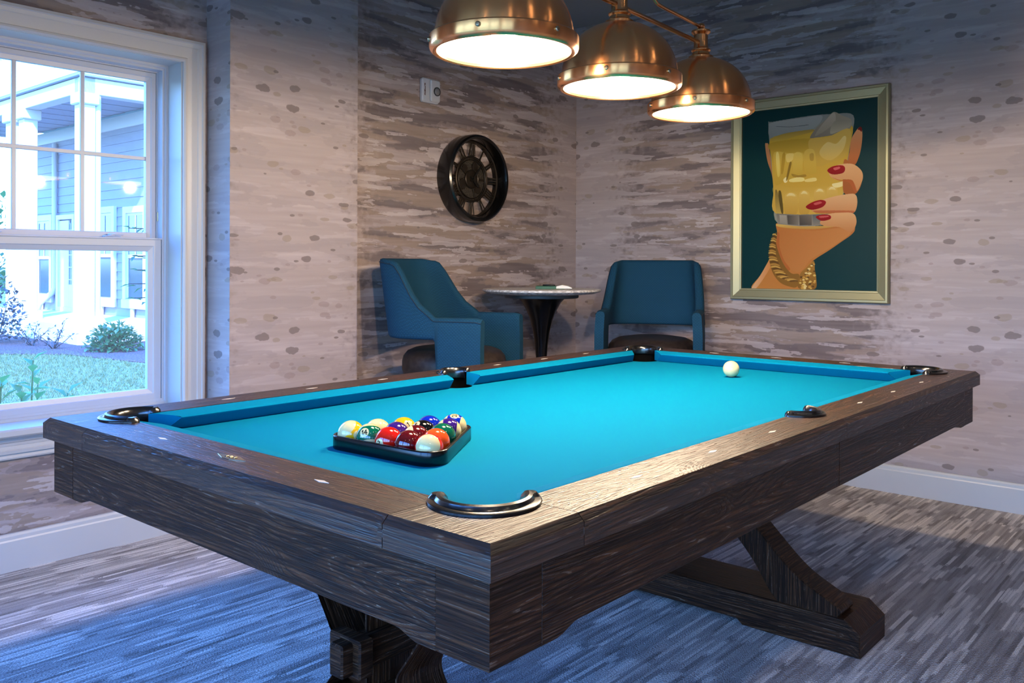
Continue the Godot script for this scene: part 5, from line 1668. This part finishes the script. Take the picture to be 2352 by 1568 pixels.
func build_outside():
	M.dark_leaf = mat(Color(0.10, 0.20, 0.24), 0.6)
	M.pale_leaf = mat(Color(0.34, 0.50, 0.24), 0.5)
	M.pale_leaf.backlight_enabled = true
	M.pale_leaf.backlight = Color(0.3, 0.5, 0.25)
	M.grass = mottled(Color(0.34, 0.42, 0.27), Color(0.50, 0.53, 0.38), 0.03, 0.95, 1.6, 81, 0.0)
	M.mulch = mottled(Color(0.22, 0.19, 0.20), Color(0.44, 0.38, 0.38), 0.06, 0.95, 1.2, 82, 3.0)
	var st := sv()
	span(st, -40, 45, GROUND - 0.3, GROUND, -60, 40)
	struct("ground", st, M.grass, "grass lawn outside the window", "lawn")
	st = sv()
	prism(st, PackedVector2Array([Vector2(1.6, 19.5), Vector2(3.45, 15.1), Vector2(4.2, 14.2), Vector2(4.45, 12.4), Vector2(4.9, 10.4), Vector2(7.0, 9.0), Vector2(7.0, 26), Vector2(1.0, 26)]), GROUND - 0.02, GROUND + 0.03, 0.01, LIE)
	struct("mulch_bed", st, M.mulch, "dark mulch bed in front of the neighbouring wing", "mulch bed")
	# blades of grass
	var blade := sv()
	face(blade, [Vector3(-0.005, 0, 0), Vector3(0.005, 0, 0), Vector3(0.012, 0.036, 0.014)])
	face(blade, [Vector3(0.02, 0, 0.015), Vector3(0.029, 0, 0.01), Vector3(0.012, 0.03, 0.03)])
	blade.generate_normals()
	var mm := MultiMesh.new()
	mm.transform_format = MultiMesh.TRANSFORM_3D
	mm.mesh = blade.commit()
	mm.instance_count = 42000
	for i in mm.instance_count:
		var p := Vector3(rng.randf_range(-1.0, 4.4), GROUND, rng.randf_range(-15.4, -4.5))
		mm.set_instance_transform(i, Transform3D(Basis(Vector3.UP, rng.randf() * TAU).scaled(Vector3.ONE * rng.randf_range(0.7, 1.5)), p))
	var gr := MultiMeshInstance3D.new()
	gr.name = "grass"
	gr.multimesh = mm
	gr.material_override = mat(Color(0.40, 0.47, 0.30), 0.8)
	add_child(gr, true)
	tag(gr, "short green grass blades on the lawn outside the window", "grass", "", "stuff")

	var b = thing("neighbouring_wing", Vector3.ZERO, "blue-grey clapboard house wing with white porch seen through the window", "building")
	st = sv()
	span(st, PW + 0.03, PW + 0.3, GROUND, 4.4, -24.2, -13.5)
	obj("wall", st, M.siding, b)
	for k in 22:
		st = sv()
		var y := -0.28 + k * 0.205
		var q := PackedVector2Array([Vector2(PW + 0.035, y), Vector2(PW - 0.004, y), Vector2(PW + 0.018, y + 0.212), Vector2(PW + 0.035, y + 0.212)])
		prism(st, q, -24.2, -13.5)
		obj("siding_board", st, M.siding, b)
	st = sv()
	span(st, PW - 0.01, PW + 0.03, GROUND, -0.28, -24.2, -13.5)
	obj("foundation", st, M.white_ext, b)
	st = sv()
	span(st, PW - 0.05, PW + 0.03, 4.14, 4.42, -24.2, -13.5)
	span(st, PW - 0.03, PW + 0.04, -0.3, 4.2, -24.35, -24.15)
	obj("trim_board", st, M.white_ext, b)
	far_window(b, -19.27, -18.2, 0.15, 2.42)
	far_window(b, -17.78, -16.7, 0.15, 2.38)
	far_window(b, -22.7, -21.62, 0.15, 2.34)
	var d := Node3D.new()
	d.name = "door"
	b.add_child(d, true)
	d.position = Vector3(PW, -0.05, -20.8)
	d.rotation.y = -PI / 2
	st = sv()
	frame(st, -0.52, 0, 0.52, 2.36, [Vector2(0, 0), Vector2(0, 0.08), Vector2(0.11, 0.08), Vector2(0.11, 0.03)])
	box(st, Vector3(-0.14, 1.12, 0.02), Vector3(0.54, 2.2, 0.04), 0.004)
	box(st, Vector3(0.27, 0.35, 0.02), Vector3(0.28, 0.62, 0.04), 0.004)
	box(st, Vector3(0.37, 1.4, 0.02), Vector3(0.07, 1.6, 0.04), 0.004)
	for k in 5: box(st, Vector3(0.235, 0.78 + k * 0.30, 0.024), Vector3(0.20, 0.02, 0.03))
	box(st, Vector3(0.235, 1.4, 0.024), Vector3(0.015, 1.5, 0.03))
	obj("door_leaf", st, M.white_ext, d)
	obj("pane", bx(Vector3(0.235, 1.38, 0.012), Vector3(0.22, 1.5, 0.01)), mat(Color(0.22, 0.32, 0.33), 0.12), d)
	# porch
	st = sv()
	span(st, 5.0, PW, GROUND, -0.05, -24.2, -15.55, 0.01)
	obj("porch_slab", st, M.white_ext, b)
	st = sv()
	span(st, 5.06, 5.34, 4.39, 4.70, -24.2, -15.7, 0.01)
	span(st, 5.06, 9.0, 4.39, 4.70, -15.98, -15.7, 0.01)
	obj("porch_beam", st, M.white_ext, b)
	st = sv()
	span(st, 4.99, 9.0, 4.705, 4.76, -24.2, -15.63, 0.01)
	obj("deck_edge", st, M.siding, b)
	for k in 22:
		st = sv()
		box(st, Vector3(6.12, 4.50 - 0.012 * (k % 2), -15.98 - 0.14 - k * 0.37), Vector3(1.56, 0.03, 0.36), 0.006)
		obj("soffit_board", st, M.soffit, b)
	for z in [-15.84, -18.62, -19.36]:
		var p := Node3D.new()
		p.name = "porch_post"
		b.add_child(p, true)
		p.position = Vector3(5.2, 0, z)
		obj("shaft", bx(Vector3(0, 2.2, 0), Vector3(0.28, 4.4, 0.28), 0.01), M.white_ext, p)
		st = sv()
		box(st, Vector3(0, 4.29, 0), Vector3(0.40, 0.22, 0.40), 0.02)
		obj("capital", st, M.white_ext, p)
		st = sv()
		box(st, Vector3(0, -0.17, 0), Vector3(0.45, 0.56, 0.45), 0.02)
		obj("base", st, M.white_ext, p)
	var rail := Node3D.new()
	rail.name = "balcony_railing"
	b.add_child(rail, true)
	rail.position = Vector3(5.15, 4.76, -19.9)
	st = sv()
	span(st, -0.03, 0.03, 0.95, 1.02, -4.2, 4.1)
	span(st, -0.02, 0.02, 0.08, 0.13, -4.2, 4.1)
	obj("rail", st, M.white_ext, rail)
	for k in 60:
		obj("picket", bx(Vector3(0, 0.54, 4.0 - k * 0.135), Vector3(0.035, 0.84, 0.035)), M.white_ext, rail)
	st = sv()
	tube(st, [Vector3(PW - 0.07, 4.1, -21.42), Vector3(PW - 0.07, 0.52, -21.42), Vector3(PW - 0.10, 0.40, -21.46), Vector3(PW - 0.22, 0.12, -21.9), Vector3(PW - 0.25, -0.04, -21.95)], 0.065, 8)
	obj("downspout", st, M.white_ext, b)
	st = sv()
	tube(st, [Vector3(5.41, 4.39, -15.78), Vector3(5.41, 0.25, -15.78), Vector3(5.41, 0.12, -15.72), Vector3(5.5, -0.22, -15.42), Vector3(5.5, -0.42, -15.38)], 0.065, 8)
	obj("downspout", st, M.white_ext, b)

	shrub("round_shrub", Vector3(5.0, GROUND, -14.15), Vector3(0.46, 0.44, 0.46), 800, 0.105, M.leaf, "round leafy green shrub in the mulch beside the white downspout")
	shrub("tall_shrub", Vector3(4.15, GROUND, -17.3), Vector3(0.55, 1.25, 0.55), 520, 0.10, M.dark_leaf, "tall dark shrub at the left edge of the window view")
	bare_shrub(Vector3(4.42, GROUND, -15.3), 0.56, 7, "low bare shrub before the white porch slab, nearer the corner post")
	bare_shrub(Vector3(4.40, GROUND, -16.2), 0.60, 6, "low bare shrub before the white porch slab, nearer the tall shrub")
	shrub("garden_tree", Vector3(6.75, GROUND + 0.6, -26.7), Vector3(1.6, 3.2, 1.6), 900, 0.22, M.leaf, "loose leafy tree standing beyond the porch", "tree")
	# plant just below the window
	var pl = thing("leafy_plant", Vector3(-0.56, GROUND, -2.98), "broad-leaved green plant growing just outside below the window panes", "plant")
	for k in 7:
		var base := Vector3(rng.randf_range(-0.16, 0.10), 0, rng.randf_range(-0.12, 0.12))
		var h := [1.14, 1.04, 1.00, 1.02, 0.99, 1.03, 0.98][k] as float
		var top := base * 1.3 + Vector3(rng.randf_range(-0.04, 0.06), h, rng.randf_range(-0.05, 0.05))
		st = sv()
		tube(st, curve([base, base.lerp(top, 0.5) + rand_dir() * 0.02, top], 4), 0.004, 5)
		obj("stem", st, M.pale_leaf, pl)
		for q in 9:
			var a := q * 2.4 + k
			var p := base.lerp(top, 0.80 + 0.20 * q / 8.0)
			var l := sv()
			leaf(l, Vector3.ZERO, Vector3(cos(a), 0.25 + (0.6 if q > 4 else 0.0), sin(a)), rng.randf_range(0.07, 0.11), 0.55)
			obj("leaf", l, M.pale_leaf, pl, p)
	# young tree whose twigs reach into the view
	var tr = thing("young_tree", Vector3(0.50, GROUND, -3.42), "slender young tree whose leaves reach past the window's edge", "tree")
	st = sv()
	tube(st, [Vector3.ZERO, Vector3(0.02, 0.9, 0), Vector3(0, 1.7, 0.02), Vector3(0.02, 2.2, 0)], [0.02, 0.016, 0.01, 0.005], 8)
	var lf := sv()
	for k in 6:
		var y := 1.30 + k * 0.10
		var e := Vector3(-0.28 - rng.randf() * 0.03, y + 0.10 - 0.02 * k, rng.randf_range(-0.06, 0.06))
		tube(st, [Vector3(0, y - 0.08, 0), e * Vector3(0.5, 1, 0.5), e], [0.005, 0.004, 0.002], 5)
		for q in 7: leaf(lf, Vector3(0, y, 0).lerp(e, 0.3 + q * 0.11), Vector3(-1, rng.randf_range(-0.7, 0.5), rng.randfn() * 0.8), 0.06, 0.35)
	obj("trunk", st, M.twig, tr)
	var fo = obj("foliage", lf, M.leaf, tr)
	fo.set_meta("kind", "stuff")
